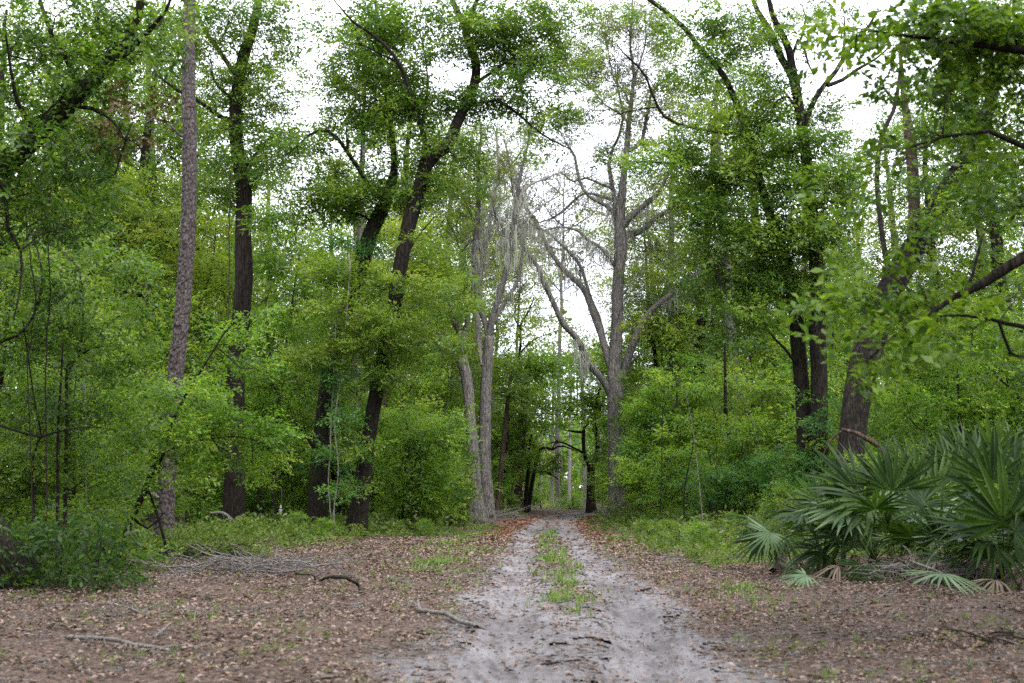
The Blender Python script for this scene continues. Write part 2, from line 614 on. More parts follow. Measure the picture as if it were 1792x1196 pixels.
class Tree:
    def __init__(s, name, label, Y, base_px, cat='tree', group=None, bark='oak', twig='twig'):
        x = P(base_px[0], base_px[1], Y)[0]
        s.Y = Y
        s.o = np.array([x, Y, tz(x, Y)])
        s.root = thing(name, label, cat, s.o, group)
        s.bark, s.twig = BM[bark], BM[twig]
        s.sk = []           # world skeleton points
        s.skp = []          # and their photo positions

    def stem(s, pl, part='trunk', k=0.0, sides=14, relief=.10, flare=.35, style='ridge', step=.22, bark=None, seed=None, ground=True, wob=0):
        pl = np.asarray(pl, float)
        st = None
        if part != 'trunk' and s.sk:
            j = np.argmin(((np.array(s.skp) - pl[0, :2]) ** 2).sum(1))
            st = s.sk[j][1]
        c = lift(pl, s.Y, st, k)
        if part == 'trunk' and ground:
            g = tz(c[0, 0], c[0, 1])
            if c[0, 2] > g - .1:
                c = np.vstack([np.r_[c[0, 0] - .0, c[0, 1], g - .25, c[0, 3] * 1.05], c])
        c = resample(c, step)
        seed = seed if seed is not None else int(rng.integers(0, 999))
        V, Q, T = tube(c, sides, relief, seed, flare if part == 'trunk' and ground else 0, style, wob)
        g = Geo()
        g.add(V, Q, T)
        me = g.mesh(part, bark and BM[bark] or s.bark, s.o)
        if style == 'plate':
            fa = me.attributes.new('furrow', 'FLOAT', 'POINT')
            fa.data.foreach_set('value', np.ascontiguousarray(FURROW[0], np.float32))
        ob = link(part, me, s.root)
        # photo positions of the centre line
        for q in c[::2]:
            v = q[:3] - np.array([0, 0, CAM_H])
            dz = v @ _fw
            s.sk.append(q[:3])
            s.skp.append((896 + F * v[0] / dz, 598 - F * (v @ _up) / dz))
        return ob

    def limb(s, pl, k=None, sides=8, relief=.06, **kw):
        if k is None:
            k = float(rng.uniform(-.45, .45))
        return s.stem(pl, 'limb', k, sides, relief, 0, step=.3, **kw)

    def crown(s, blobs, mat='mid', leaf=.10, cover=1.6, dy=None, droop=.15, part='crown', tw=.006, lib=None, depth=1.0, twigs=True, tint0=.45, clump=.36, flatten=.62):
        """blobs: (x, y, rx, ry[, cover[, depth offset m]]) in photo pixels at this tree's distance"""
        lv, tg = Leaves(), []
        sp = np.array(s.skp) if s.skp else None
        for b in blobs:
            x, y, rx, ry = b[:4]
            cv = b[4] if len(b) > 4 and b[4] is not None else cover
            off = b[5] if len(b) > 5 else float(rng.uniform(-1, 1)) * rx * s.Y / F * .7
            att = None
            if sp is not None:
                j = np.argmin(((sp - np.array([x, y + ry * .4])) ** 2).sum(1))
                att = s.sk[j]
            Yb = s.Y + off
            r1, r2 = rx * Yb / F, ry * Yb / F
            fill_blob(lv, tg if twigs else None, P(x, y, Yb), (r1, (r1 + r2) / 2 * depth, r2), cv, leaf, att, droop, tint0=tint0, tw=tw, lib=lib, clump=clump, flatten=flatten)
        ob = link(part, lv.mesh(part, LM[mat], s.o), s.root)
        if tg:
            g = Geo()
            twig_tubes(g, tg)
            link('twigs', g.mesh('twigs', s.twig, s.o), ob)
        s.last = lv.count()
        return ob

    def twiggy(s, n, region, ln=2.4, r0=.016, up=.5):
        """fine bare branchlets along the limbs that lie in the photo ellipse"""
        sk, sp = np.array(s.sk), np.array(s.skp)
        x, y, rx, ry = region
        m = np.where(((sp[:, 0] - x) / rx) ** 2 + ((sp[:, 1] - y) / ry) ** 2 < 1)[0]
        g = Geo()
        for _ in range(n):
            p = sk[rng.choice(m)]
            d = unit(rng.normal(size=3) + np.array([0, 0, up]))
            l_ = ln * rng.uniform(.4, 1.2)
            e1 = p + d * l_ * .5 + rng.normal(size=3) * .12 * l_
            e2 = p + d * l_ + np.array([0, 0, .18 * l_]) + rng.normal(size=3) * .1 * l_
            pl = resample(np.vstack([np.r_[p, r0], np.r_[e1, r0 * .7], np.r_[e2, r0 * .35]]), l_ / 4)
            g.add(*tube(pl, 3))
            for q in range(5):
                b = pl[rng.integers(1, len(pl)), :3]
                f = b + unit(d + rng.normal(size=3) * .8 + np.array([0, 0, .2])) * l_ * rng.uniform(.2, .5)
                mm = (b + f) / 2 + rng.normal(size=3) * .05 * l_
                g.add(*tube(np.vstack([np.r_[b, r0 * .5], np.r_[mm, r0 * .4], np.r_[f, r0 * .22]]), 3))
        link('twigs', g.mesh('twigs', s.twig, s.o), s.root)

    def moss(s, spots, n=26, lo=.4, hi=1.5, part='hanging_moss'):
        """grey moss strands hanging along the limbs; spots = (x, y, rx, ry) photo ellipses"""
        g = []
        tt = []
        sk, sp = np.array(s.sk), np.array(s.skp)
        for x, y, rx, ry in spots:
            m = np.where(((sp[:, 0] - x) / rx) ** 2 + ((sp[:, 1] - y) / ry) ** 2 < 1)[0]
            if not len(m):
                continue
            for _ in range(n):
                p = sk[rng.choice(m)] + rng.normal(size=3) * np.array([.22, .22, .03])
                ln = rng.uniform(lo, hi) * rng.uniform(.4, 1)
                for q in range(6):
                    a = rng.uniform(0, 6.28)
                    w = rng.uniform(.005, .014)
                    l2 = ln * rng.uniform(.4, 1)
                    dx = np.array([math.cos(a), math.sin(a), 0])
                    b0 = p + rng.normal(size=3) * np.array([.1, .1, .02])
                    sw = rng.normal(size=3) * np.array([.09, .09, .02])
                    p1 = b0 + sw - np.array([0, 0, l2 * .5])
                    p2 = b0 + sw * .5 - np.array([0, 0, l2])
                    g += [b0 - dx * w, b0 + dx * w, p1 + dx * w * 1.3, p1 - dx * w * 1.3]
                    g += [p1 - dx * w * 1.3, p1 + dx * w * 1.3, p2 + dx * w * .25, p2 - dx * w * .25]
                    t = rng.random()
                    tt += [t, t]
        if g:
            V = np.array(g) - s.o
            link(part, mesh_np(part, V, np.arange(len(V)).reshape(-1, 4), LM['moss'], np.array(tt)), s.root)


# ------------------------------------------------------------------ ground
def floor_mat(name):
    """soil and leaf mould that gives way to pale sand where the 'sand' attribute says so"""
    m, n, l, out = new_mat(name)
    tc = n.new('ShaderNodeTexCoord')
    mp = n.new('ShaderNodeMapping')
    mp.inputs['Scale'].default_value = (1, .4, 1)
    l.new(tc.outputs['Object'], mp.inputs['Vector'])

    def noise(sc, d, v, ro=.65):
        a = n.new('ShaderNodeTexNoise')
        a.inputs['Scale'].default_value = sc
        a.inputs['Detail'].default_value = d
        a.inputs['Roughness'].default_value = ro
        l.new(v, a.inputs['Vector'])
        return a.outputs['Fac']

    def mix(kind, fac, c1, c2):
        x = n.new('ShaderNodeMixRGB')
        x.blend_type = kind
        for i, v in enumerate((fac, c1, c2)):
            if isinstance(v, float):
                x.inputs[i].default_value = v
            else:
                l.new(v, x.inputs[i])
        return x.outputs['Color']

    def rp(v, st):
        r = ramp(n, st)
        l.new(v, r.inputs['Fac'])
        return r.outputs['Color']
    O, M = tc.outputs['Object'], mp.outputs['Vector']
    soil_n, big, mid, fine = noise(20, 8, O, .78), noise(.9, 6, M), noise(7, 7, M), noise(85, 4, O)
    soil = rp(soil_n, [(.3, (.036, .028, .024)), (.48, (.095, .078, .068)), (.62, (.17, .142, .126)), (.75, (.27, .235, .215))])
    soil = mix('MULTIPLY', 1.0, soil, rp(noise(.6, 5, O), [(.35, (.72, .7, .7)), (.65, (1.2, 1.15, 1.12))]))
    def matted(sc, seed):
        mm = n.new('ShaderNodeMapping')
        mm.inputs['Location'].default_value = (seed, seed * 2, 0)
        mm.inputs['Rotation'].default_value = (0, 0, seed)
        mm.inputs['Scale'].default_value = (1, 1.7, 1)
        l.new(O, mm.inputs['Vector'])
        v = n.new('ShaderNodeTexVoronoi')
        v.inputs['Scale'].default_value = sc
        l.new(mm.outputs['Vector'], v.inputs['Vector'])
        sp = n.new('ShaderNodeSeparateColor')
        l.new(v.outputs['Color'], sp.inputs[0])
        lc = rp(sp.outputs[0], [(0, (.025, .018, .014)), (.25, (.075, .052, .041)), (.55, (.165, .116, .092)), (.8, (.26, .192, .158)), (.92, (.21, .105, .063)), (1, (.34, .275, .23))])
        ed = rp(v.outputs['Distance'], [(.3, (1, 1, 1)), (.62, (.35, .33, .32))])
        return mix('MULTIPLY', 1.0, lc, ed), v.outputs['Distance']
    l1, h1 = matted(19, .3)
    l2, h2 = matted(26, 1.9)
    soil = mix('MIX', .72, soil, mix('MIX', rp(noise(9, 3, O), [(.45, (0, 0, 0)), (.55, (1, 1, 1))]), l1, l2))
    sand = rp(big, [(.3, (.125, .118, .121)), (.5, (.19, .181, .187)), (.7, (.27, .26, .268))])
    sand = mix('MULTIPLY', .85, sand, rp(mid, [(.34, (.5, .45, .42)), (.52, (1, 1, 1))]))
    sand = mix('MULTIPLY', 1.0, sand, rp(fine, [(.3, (.62, .6, .58)), (.6, (1.1, 1.1, 1.1))]))
    m2 = n.new('ShaderNodeMapping')
    m2.inputs['Scale'].default_value = (9, .5, 1)
    l.new(O, m2.inputs['Vector'])
    sand = mix('MULTIPLY', .7, sand, rp(noise(1, 4, m2.outputs['Vector']), [(.35, (.74, .72, .71)), (.6, (1.08, 1.08, 1.09))]))
    at = n.new('ShaderNodeAttribute')
    at.attribute_name = 'sand'
    ma = n.new('ShaderNodeMath')
    ma.operation = 'MULTIPLY_ADD'
    ma.inputs[1].default_value = 1.3
    l.new(noise(16, 6, M, .7), ma.inputs[0])
    l.new(at.outputs['Fac'], ma.inputs[2])
    fac = rp(ma.outputs[0], [(.95, (0, 0, 0)), (1.0, (1, 1, 1))])
    fr = n.new('ShaderNodeMapRange')
    fr.inputs['From Min'].default_value = .98
    fr.inputs['From Max'].default_value = 1.3
    l.new(ma.outputs[0], fr.inputs['Value'])
    col = mix('MIX', fr.outputs['Result'], soil, sand)
    s = n.new('ShaderNodeBsdfPrincipled')
    s.inputs['Roughness'].default_value = .95
    s.inputs['Specular IOR Level'].default_value = .1
    l.new(col, s.inputs['Base Color'])
    ad = n.new('ShaderNodeMath')
    ad.operation = 'ADD'
    l.new(mid, ad.inputs[0])
    l.new(soil_n, ad.inputs[1])
    bp = n.new('ShaderNodeBump')
    bp.inputs['Strength'].default_value = .7
    bp.inputs['Distance'].default_value = .04
    l.new(ad.outputs[0], bp.inputs['Height'])
    l.new(bp.outputs['Normal'], s.inputs['Normal'])
    l.new(s.outputs[0], out.inputs['Surface'])
    return m


def sand_attr(me, x, y):
    a = me.attributes.new('sand', 'FLOAT', 'POINT')
    v = np.clip((sand_mask(x, y) + .9) / 1.25, 0, 1)
    v = v * (y > -10) * (y < 110)
    a.data.foreach_set('value', np.ascontiguousarray(v, np.float32).ravel())


def sand_mask(x, y):
    """> 0 where bare sand shows"""
    xl, xr = track_x(TL, y), track_x(TR, y)
    near = np.clip((24 - y) / 14, 0, 1)
    hw = .42 + .28 * near
    d = np.minimum(np.abs(x - xl), np.abs(x - xr))
    mid = (x > xl) & (x < xr)
    nz = fn(x * 1.5, y * .55, 21) * .42 + fn(x * 5, y * 2, 25, 3) * .16
    m = hw - d + nz * (.7 + .6 * near)
    m = np.where(mid & (y < 18.5), np.maximum(m, -.02 + nz * 1.3), m)
    lf = (x < xl) & (y < 17)
    m = np.where(lf, np.maximum(m, .5 * near - (xl - x) + nz * 1.3), m)
    rg = (x > xr) & (y < 19)
    m = np.where(rg, np.maximum(m, .85 * near - (x - xr) + nz * 1.4), m)
    return m


xs = np.unique(np.concatenate([np.linspace(-400, -40, 13), np.linspace(-40, -14, 27), np.linspace(-14, 14, 130), np.linspace(14, 40, 27), np.linspace(40, 400, 13)]))
ys = np.unique(np.concatenate([np.linspace(-200, -10, 10), np.linspace(-10, 6, 20), np.linspace(6, 70, 210), np.linspace(70, 140, 60), np.linspace(140, 900, 20)]))
X, Y_ = np.meshgrid(xs, ys)
Zg = terrain(X, Y_)
V = np.stack([X, Y_, Zg], -1).reshape(-1, 3)
nx = len(xs)
ii = np.arange(len(ys) - 1)[:, None] * nx + np.arange(nx - 1)[None, :]
Q = np.stack([ii, ii + 1, ii + nx + 1, ii + nx], -1).reshape(-1, 4)
FLOOR = floor_mat('forest_floor')
g_me = mesh_np('ground', V, Q, FLOOR, smooth=True)
sand_attr(g_me, V[:, 0], V[:, 1])
g_ob = link('ground', g_me)
g_ob['kind'] = 'structure'
g_ob['label'] = 'brown woodland floor under the fallen leaves'

xs = np.arange(-4.5, 8.5, .07)
ys = np.concatenate([np.arange(3.5, 40, .10), np.arange(40, 100, .3)])
X, Y_ = np.meshgrid(xs, ys)
Mk = sand_mask(X, Y_)
Z = terrain(X, Y_)
# the ground sheet is coarser than this one: ride safely above it
Z = Z + .012 - .010 * np.clip(.12 - Mk, 0, .12) / .12
# tyre marks: shallow cross ridges in the wheel ruts
xl, xr = track_x(TL, Y_), track_x(TR, Y_)
for tr in (xl, xr):
    Z += .014 * np.exp(-((X - tr) / .2) ** 2) * np.sin(Y_ * 22 + 3 * np.sin(X * 9)) * np.clip(fn(X * .7, Y_ * .3, 4) + .4, 0, 1)
Z += .012 * fn(X * 6, Y_ * 5, 31, 3)
V = np.stack([X, Y_, Z + .012], -1).reshape(-1, 3)
nx = len(xs)
ii = np.arange(len(ys) - 1)[:, None] * nx + np.arange(nx - 1)[None, :]
Q = np.stack([ii, ii + 1, ii + nx + 1, ii + nx], -1).reshape(-1, 4)
keep = Mk.ravel()[Q].min(1) > -.02
Q = Q[keep]
used = np.unique(Q)
mp_ = np.zeros(len(V), int)
mp_[used] = np.arange(len(used))
t_me = mesh_np('sandy_track', V[used], mp_[Q], FLOOR, smooth=True)
sand_attr(t_me, V[used][:, 0], V[used][:, 1])
t_ob = link('sandy_track', t_me)
t_ob['kind'] = 'structure'
t_ob['label'] = 'pale sandy two-rut track running into the woods'


def view_x(y, lo=-60, hi=1852):
    return (lo - 896) / F * y, (hi - 896) / F * y


def ground_points(n, y0, y1, power=1.0):
    """random ground points inside the view, even over the ground"""
    y = np.sqrt(rng.uniform(y0 ** 2, y1 ** 2, n)) if power == 1 else (rng.uniform(y0 ** power, y1 ** power, n)) ** (1 / power)
    a, b = view_x(y)
    return rng.uniform(a, b), y


# fallen leaves: flat and curled blades lying on the floor, thinning out over the sand
def litter(n, y0, y1, size, mat, name, label, dens, asp=.45, tilt=.35, power=1):
    x, y = ground_points(n, y0, y1, power)
    k = rng.random(n) < dens(x, y)
    x, y = x[k], y[k]
    n = len(x)
    a = rng.uniform(0, 6.28, n)
    d = unit(np.stack([np.cos(a), np.sin(a), rng.normal(size=n) * .18], -1))
    nr = unit(np.array([0, 0, 1.]) + rng.normal(size=(n, 3)) * tilt)
    L = size * rng.uniform(.45, 1.4, n) * (1 + np.clip(y - 20, 0, 60) / 45)
    z = terrain(x, y) + .028 + rng.random(n) * .03
    V = leaf_quads(np.stack([x, y, z], -1) - d * L[:, None] * .5, d, nr, L, L * asp, .25)
    t = np.clip(rng.random(n) * .75 + .25 * (fn(x * .9, y * .9, 40) + .5), 0, 1)
    o = link(name, mesh_np(name, V, np.arange(len(V)).reshape(-1, 4), LM[mat], t))
    o['kind'] = 'stuff'
    o['label'] = label
    o['category'] = 'leaf litter'
    return o


def d_litter(x, y):
    m = sand_mask(x, y)
    base = np.clip(.42 - m * 1.1, .05, 1)
    patch = np.clip(.75 + .95 * fn(x * .9, y * .9, 50), .12, 1)
    mid = np.clip(fn(x * 1.6, y * 1.2, 53) - .12, 0, 1) * 1.6
    return np.clip(base * patch + np.where(m > 0, mid * .35, 0), 0, 1)


litter(172000, 7.5, 42, .07, 'litter', 'fallen_leaves', 'brown fallen oak leaves covering the woodland floor beside the track', d_litter)


def d_needles(x, y):
    m = sand_mask(x, y)
    xl, xr = track_x(TL, y), track_x(TR, y)
    d = np.minimum(np.abs(x - xl + .9), np.abs(x - xr - .8))
    return np.clip((y - 30) / 10, 0, 1) * np.exp(-(d / 1.0) ** 2) * (1 - .75 * (m > .05))


litter(60000, 28, 75, .10, 'needles', 'fallen_red_leaves', 'rust coloured fallen leaves drifted along the far track edges', d_needles, .35)



def d_specks(x, y):
    m = sand_mask(x, y)
    return np.where(m > -.3, np.clip(.25 + .9 * fn(x * 1.2, y * .9, 90), .04, 1), 0)


litter(60000, 7.5, 30, .04, 'litter', 'leaf_crumbs', 'small leaf crumbs and bark bits strewn over the sand', d_specks, .5, .5)


# ------------------------------------------------------------------ tall pine at the left
t = Tree('pine_tree', 'tall straight pine with flaky grey-brown bark at the left of the clearing', 33.5, (287, 962), bark='pine')
t.stem([(286, 962, 33), (287, 930, 30), (290, 880, 29), (297, 780, 28), (303, 700, 27), (311, 620, 27), (320, 537, 26), (328, 420, 25.5), (331, 343, 25), (332, 240, 24),
        (330, 137, 22), (331, 34, 20), (333, -60, 18), (336, -170, 16)], sides=48, relief=.14, style='plate', step=.032, flare=.18)
t.limb([(319, 240, 5), (300, 222, 4.5), (283, 210, 4), (268, 207, 3), (250, 219, 1.5)], k=-.5)
t.limb([(299, 228, 3), (306, 219, 2.2), (316, 206, 1.2)], k=-.2)
t.limb([(283, 227, 2), (268, 226, 1.6), (254, 226, 1)], k=.2)

# ------------------------------------------------------------------ oak behind the pine
t = Tree('oak_tree', 'upright dark oak just right of the pine, pale lichen patch on its trunk', 44, (408, 935), bark='oak')
t.stem([(408, 935, 37), (410, 860, 35), (411, 760, 32), (414, 650, 31), (421, 560, 31), (426, 490, 31), (426, 420, 29), (427, 343, 28), (420, 290, 25), (413, 240, 23),
        (414, 171, 21), (425, 103, 20), (442, 51, 17), (452, 0, 14), (460, -60, 10)], sides=34, relief=.13, step=.12, k=.02)
t.limb([(404, 213, 10), (385, 204, 9), (365, 190, 8), (346, 177, 7.5), (320, 164, 6.5), (295, 147, 5), (270, 128, 3)], k=-.3)
t.limb([(416, 140, 10), (398, 110, 9), (375, 78, 8), (355, 45, 7), (340, 5, 5), (330, -30, 4)], k=.4)
t.limb([(432, 290, 5), (455, 260, 4), (480, 235, 3), (500, 200, 2)], k=.4)
t.limb([(416, 180, 6), (380, 150, 4), (368, 120, 3)], k=-.5)
t.crown([(400, 30, 75, 50), (355, 90, 40, 45, 1.2), (450, 110, 50, 60), (395, 150, 45, 40), (440, 200, 55, 45), (470, 60, 45, 50, .9), (485, 160, 35, 60, .7), (385, 225, 45, 40),
         (425, 285, 45, 35, 2.2), (380, 300, 40, 38), (470, 240, 45, 40), (500, 20, 60, 35, .8), (360, 330, 40, 35), (470, 300, 40, 35, 1.1), (520, 60, 45, 45, .6), (500, 250, 40, 45, .7), (330, 30, 50, 40, 1.0), (300, 90, 45, 40, .8), (305, 150, 45, 40, .8)], 'dark', .095, 1.4, tint0=.52)
# ------------------------------------------------------------------ leaning oaks left of the track
t = Tree('oak_tree', 'dark oak leaning right, second leaning trunk left of the track, with an arched side limb', 42, (552, 944), bark='oakmoss')
t.stem([(552, 944, 37), (554, 905, 33), (557, 860, 32), (561, 800, 30), (568, 720, 29), (580, 640, 28), (598, 570, 27), (615, 520, 27), (632, 468, 27), (650, 405, 27), (670, 362, 24),
        (686, 318, 18), (690, 284, 12), (685, 230, 10.5), (680, 185, 10), (672, 140, 9), (666, 103, 8), (660, 40, 6), (655, -30, 4)], sides=34, relief=.13, step=.12, k=.03)
t.limb([(676, 350, 11), (660, 338, 9.5), (646, 325, 8.5), (628, 297, 8), (608, 267, 7.5), (592, 244, 7), (574, 230, 6), (556, 229, 5), (540, 237, 4), (519, 257, 3), (500, 272, 2)], k=-.35)
t.limb([(607, 266, 6), (609, 250, 5), (606, 235, 3), (606, 222, 2)], k=.2)
t.limb([(560, 805, 6), (540, 770, 4.5), (524, 748, 3), (505, 730, 2)], k=-.5)
t.limb([(655, 395, 5), (640, 380, 4), (618, 372, 2.5)], k=-.6)
t.crown([(690, 325, 55, 32, 2.6), (640, 345, 45, 32, 1.6), (560, 290, 50, 40, 1.1), (530, 260, 45, 35, .9), (600, 330, 60, 42, 1.4), (655, 200, 55, 50, 1.5), (640, 110, 55, 60, 1.3),
         (690, 150, 50, 50, 1.3), (610, 190, 50, 40, 1.0), (665, 40, 60, 50, 1.4), (570, 350, 60, 40, 1.3), (560, 215, 40, 30, .6), (530, 330, 50, 40, 1.0), (505, 380, 50, 35, 1.0), (560, 130, 40, 40, .5)], 'dark', .095, 1.4, tint0=.52)
t.crown([(600, 545, 75, 40, 1.6, -1.6), (550, 620, 65, 40, 1.3, -1.8), (640, 600, 60, 40, 1.4, -1.6), (640, 490, 80, 32, 1.6, -1.2), (570, 470, 70, 32, 1.2, -1)], 'mid', .085, 1.5, part='lower_foliage', tint0=.55)

t.crown([(585, 640, 22, 30, .9, -.6), (572, 720, 20, 32, .8, -.6), (562, 800, 20, 30, .7, -.6), (640, 440, 30, 24, .9, -.7), (625, 420, 35, 24, .8, -.5)], 'blue', .08, .9, part='climbing_vine')

t = Tree('oak_tree', 'dark forked oak leaning over the track, the largest crown left of centre', 41, (622, 946), bark='oak')
t.stem([(622, 946, 35), (627, 905, 31), (633, 860, 28), (642, 790, 25), (653, 720, 24), (664, 660, 24), (676, 600, 24), (688, 550, 24), (697, 490, 26), (706, 440, 26), (715, 395, 26),
        (725, 360, 25), (738, 318, 24), (747, 283, 25)], sides=34, relief=.13, step=.12, k=-.02)
t.limb([(745, 288, 26), (762, 268, 24), (783, 256, 22), (797, 222, 20), (809, 195, 19), (826, 163, 18), (834, 122, 16), (827, 92, 15), (818, 66, 14), (814, 46, 13), (802, 24, 11), (793, 5, 10), (780, -40, 8)], k=.1, sides=16, relief=.1)
t.limb([(815, 50, 10), (823, 28, 9), (834, 3, 8), (842, -40, 6)], k=-.3)
t.limb([(750, 270, 10), (742, 240, 9), (735, 218, 8.5), (728, 192, 8), (719, 165, 7.5), (705, 125, 7), (690, 98, 6.5), (672, 78, 6), (646, 57, 5.5), (618, 39, 4.5), (603, 22, 3.5), (588, 5, 2.5), (570, -30, 2)], k=-.35)
t.limb([(704, 122, 5), (690, 106, 4.5), (668, 96, 3.5), (645, 84, 3), (625, 77, 2.8), (598, 72, 2.4), (570, 75, 1.8), (555, 66, 1.2)], k=-.2)
t.limb([(737, 222, 5), (743, 190, 4.5), (748, 160, 3.5), (747, 120, 3), (738, 70, 2.5), (728, 30, 2), (724, -10, 1.5)], k=.3)
t.limb([(829, 150, 8), (845, 137, 6.5), (862, 126, 5.5), (879, 114, 4), (898, 100, 3), (925, 75, 2)], k=-.3)
t.limb([(812, 190, 7), (840, 180, 6), (868, 176, 5.5), (890, 188, 5), (914, 206, 4.5), (945, 233, 4), (970, 248, 3), (1000, 262, 2)], k=-.1)
t.limb([(700, 470, 6), (715, 440, 5), (735, 410, 3), (760, 380, 2)], k=.5)
t.crown([(720, 40, 70, 55), (770, 95, 55, 50), (850, 40, 70, 55, 1.9), (920, 40, 65, 50, 1.9), (975, 30, 55, 40, 1.6), (890, 105, 65, 50, 2.0), (935, 135, 55, 45, 1.7), (870, 165, 60, 40, 1.7),
         (905, 190, 50, 35, 1.2), (760, 175, 60, 50, 1.6), (700, 190, 60, 50, 1.5), (640, 50, 60, 45, 1.2), (620, 110, 55, 45, 1.3), (600, 40, 50, 45, .8), (575, 75, 40, 35, .5),
         (700, 245, 60, 45, 1.4), (655, 150, 50, 40, 1.3), (790, 40, 50, 45, 1.5), (760, 250, 50, 45, 1.3), (745, 330, 50, 35, 1.3), (800, 280, 45, 40, .8), (950, 185, 45, 30, .8),
         (1000, 60, 40, 40, .7), (985, 265, 35, 22, .5), (680, 110, 50, 45, 1.4), (790, 330, 50, 40, .9), (1010, 110, 40, 40, .7), (960, 90, 45, 40, 1.2)], 'dark', .095, 1.35, tint0=.52)
t.crown([(730, 490, 65, 32, 1.4, -1.4), (770, 530, 60, 36, 1.4, .4), (700, 560, 65, 32, 1.5, -1.5), (750, 600, 60, 36, 1.3, -.8), (715, 660, 45, 34, 1.2, -1.2), (660, 600, 55, 32, 1.2, -1.6)], 'mid', .085, 1.5, part='lower_foliage', tint0=.55)

t.crown([(675, 620, 24, 30, 1.0, -.7), (660, 690, 24, 30, .9, -.7), (645, 770, 24, 30, .9, -.7), (636, 850, 22, 26, .6, -.7), (712, 420, 30, 22, .8, -.6), (740, 330, 30, 22, .9, -.6)], 'mid', .08, .9, part='climbing_vine')

t = Tree('tree', 'slim brown trunk standing behind the two leaning oaks', 55, (648, 918), bark='brown')
t.stem([(648, 918, 20), (651, 850, 19), (660, 760, 17), (676, 680, 15), (688, 610, 14), (692, 550, 12), (700, 480, 10), (712, 420, 8)], sides=14, step=.2)
t.crown([(720, 420, 55, 45), (690, 480, 50, 45), (745, 480, 50, 45), (715, 550, 55, 40)], 'yellow', .1, 1.4)

# ------------------------------------------------------------------ twin grey trees left of the track
t = Tree('tree', 'brown-grey tree with a broken low fork, left stem of the pair beside the track', 58, (834, 916), bark='grey')
t.stem([(836, 918, 27), (833, 880, 24), (830, 830, 22), (827, 777, 20), (822, 720, 19), (817, 664, 19), (809, 630, 20), (808, 595, 18), (810, 580, 15)], sides=28, relief=.13, step=.15, flare=.3)
t.limb([(806, 632, 13), (793, 616, 11), (777, 602, 10), (759, 585, 9), (745, 570, 7), (735, 545, 4)], k=-.3)
t.limb([(809, 590, 13), (803, 578, 12), (796, 566, 11), (790, 550, 10), (787, 537, 9), (782, 505, 7), (770, 470, 4)], k=.2)
t.limb([(811, 588, 9), (816, 568, 8), (821, 545, 7), (826, 520, 5), (828, 490, 3)], k=-.3)
t.crown([(760, 545, 40, 35, 1.2), (790, 500, 40, 40, 1.1), (770, 460, 40, 40, .9), (740, 580, 30, 25, 1.2)], 'bright', .1, 1.2)

t = Tree('tree', 'pale grey tall tree, straight right stem of the pair beside the track', 59, (852, 908), bark='grey', twig='greytwig')
t.stem([(853, 910, 25), (852, 870, 22), (849, 820, 21.5), (848, 760, 21), (850, 690, 20), (853, 640, 18.5), (856, 590, 18)], sides=28, relief=.12, step=.15)
t.limb([(855, 592, 11), (849, 565, 10), (843, 548, 10), (836, 522, 9.5), (832, 468, 10), (834, 400, 10), (838, 340, 8), (836, 290, 6), (842, 240, 4.5), (838, 200, 3)], k=.12, sides=12)
t.limb([(857, 590, 13), (860, 562, 12), (870, 530, 11.5), (882, 490, 11), (889, 458, 10), (894, 420, 9), (902, 370, 7.5), (910, 310, 6), (922, 260, 4.5), (930, 220, 3)], k=-.15, sides=12)
t.limb([(862, 565, 8), (878, 538, 8), (895, 512, 7), (906, 490, 6), (912, 460, 5), (918, 420, 4), (930, 380, 3)], k=.35)
t.limb([(845, 640, 9), (839, 600, 10), (836, 565, 10), (839, 500, 9.5), (848, 434, 9), (856, 400, 8), (864, 340, 7), (872, 290, 5.5), (868, 230, 4)], k=.45, sides=12, bark='pale')
t.limb([(834, 400, 5), (822, 370, 4.5), (808, 340, 4), (800, 300, 3)], k=.3)
t.limb([(842, 440, 5), (825, 420, 4.5), (808, 440, 0.1 + 4), (795, 410, 3), (780, 380, 2)], k=-.3)
t.limb([(892, 440, 5), (880, 400, 4.5), (868, 380, 4), (862, 350, 3)], k=.5)
t.limb([(905, 350, 5), (925, 325, 4.5), (950, 315, 3.5), (985, 300, 2.5), (1010, 288, 1.6)], k=.4, bark='pale')
t.limb([(897, 400, 5), (920, 385, 4.5), (948, 360, 3.5), (975, 345, 2.6), (1000, 330, 2)], k=.3, bark='pale')
t.limb([(865, 335, 4), (885, 300, 3.5), (905, 275, 3), (925, 245, 2)], k=-.4, bark='pale')
t.crown([(830, 260, 45, 50, .22), (880, 250, 50, 50, .18), (820, 330, 40, 40, .25), (900, 320, 50, 50, .12), (790, 340, 40, 40, .35), (930, 380, 40, 50, .1)], 'sparse', .085, .2, tw=.008, clump=.5)
t.crown([(850, 300, 50, 50, .5), (800, 380, 45, 40, .9), (840, 230, 50, 40, .6), (800, 300, 45, 40, .6), (900, 260, 40, 40, .4)], 'yellow', .085, .4, part='young_leaves', clump=.5)
t.twiggy(200, (870, 340, 110, 190), 2.6, .017)
t.moss([(900, 430, 45, 90), (915, 420, 30, 70), (850, 420, 40, 60), (890, 330, 40, 60)], n=48, lo=.5, hi=2.8)

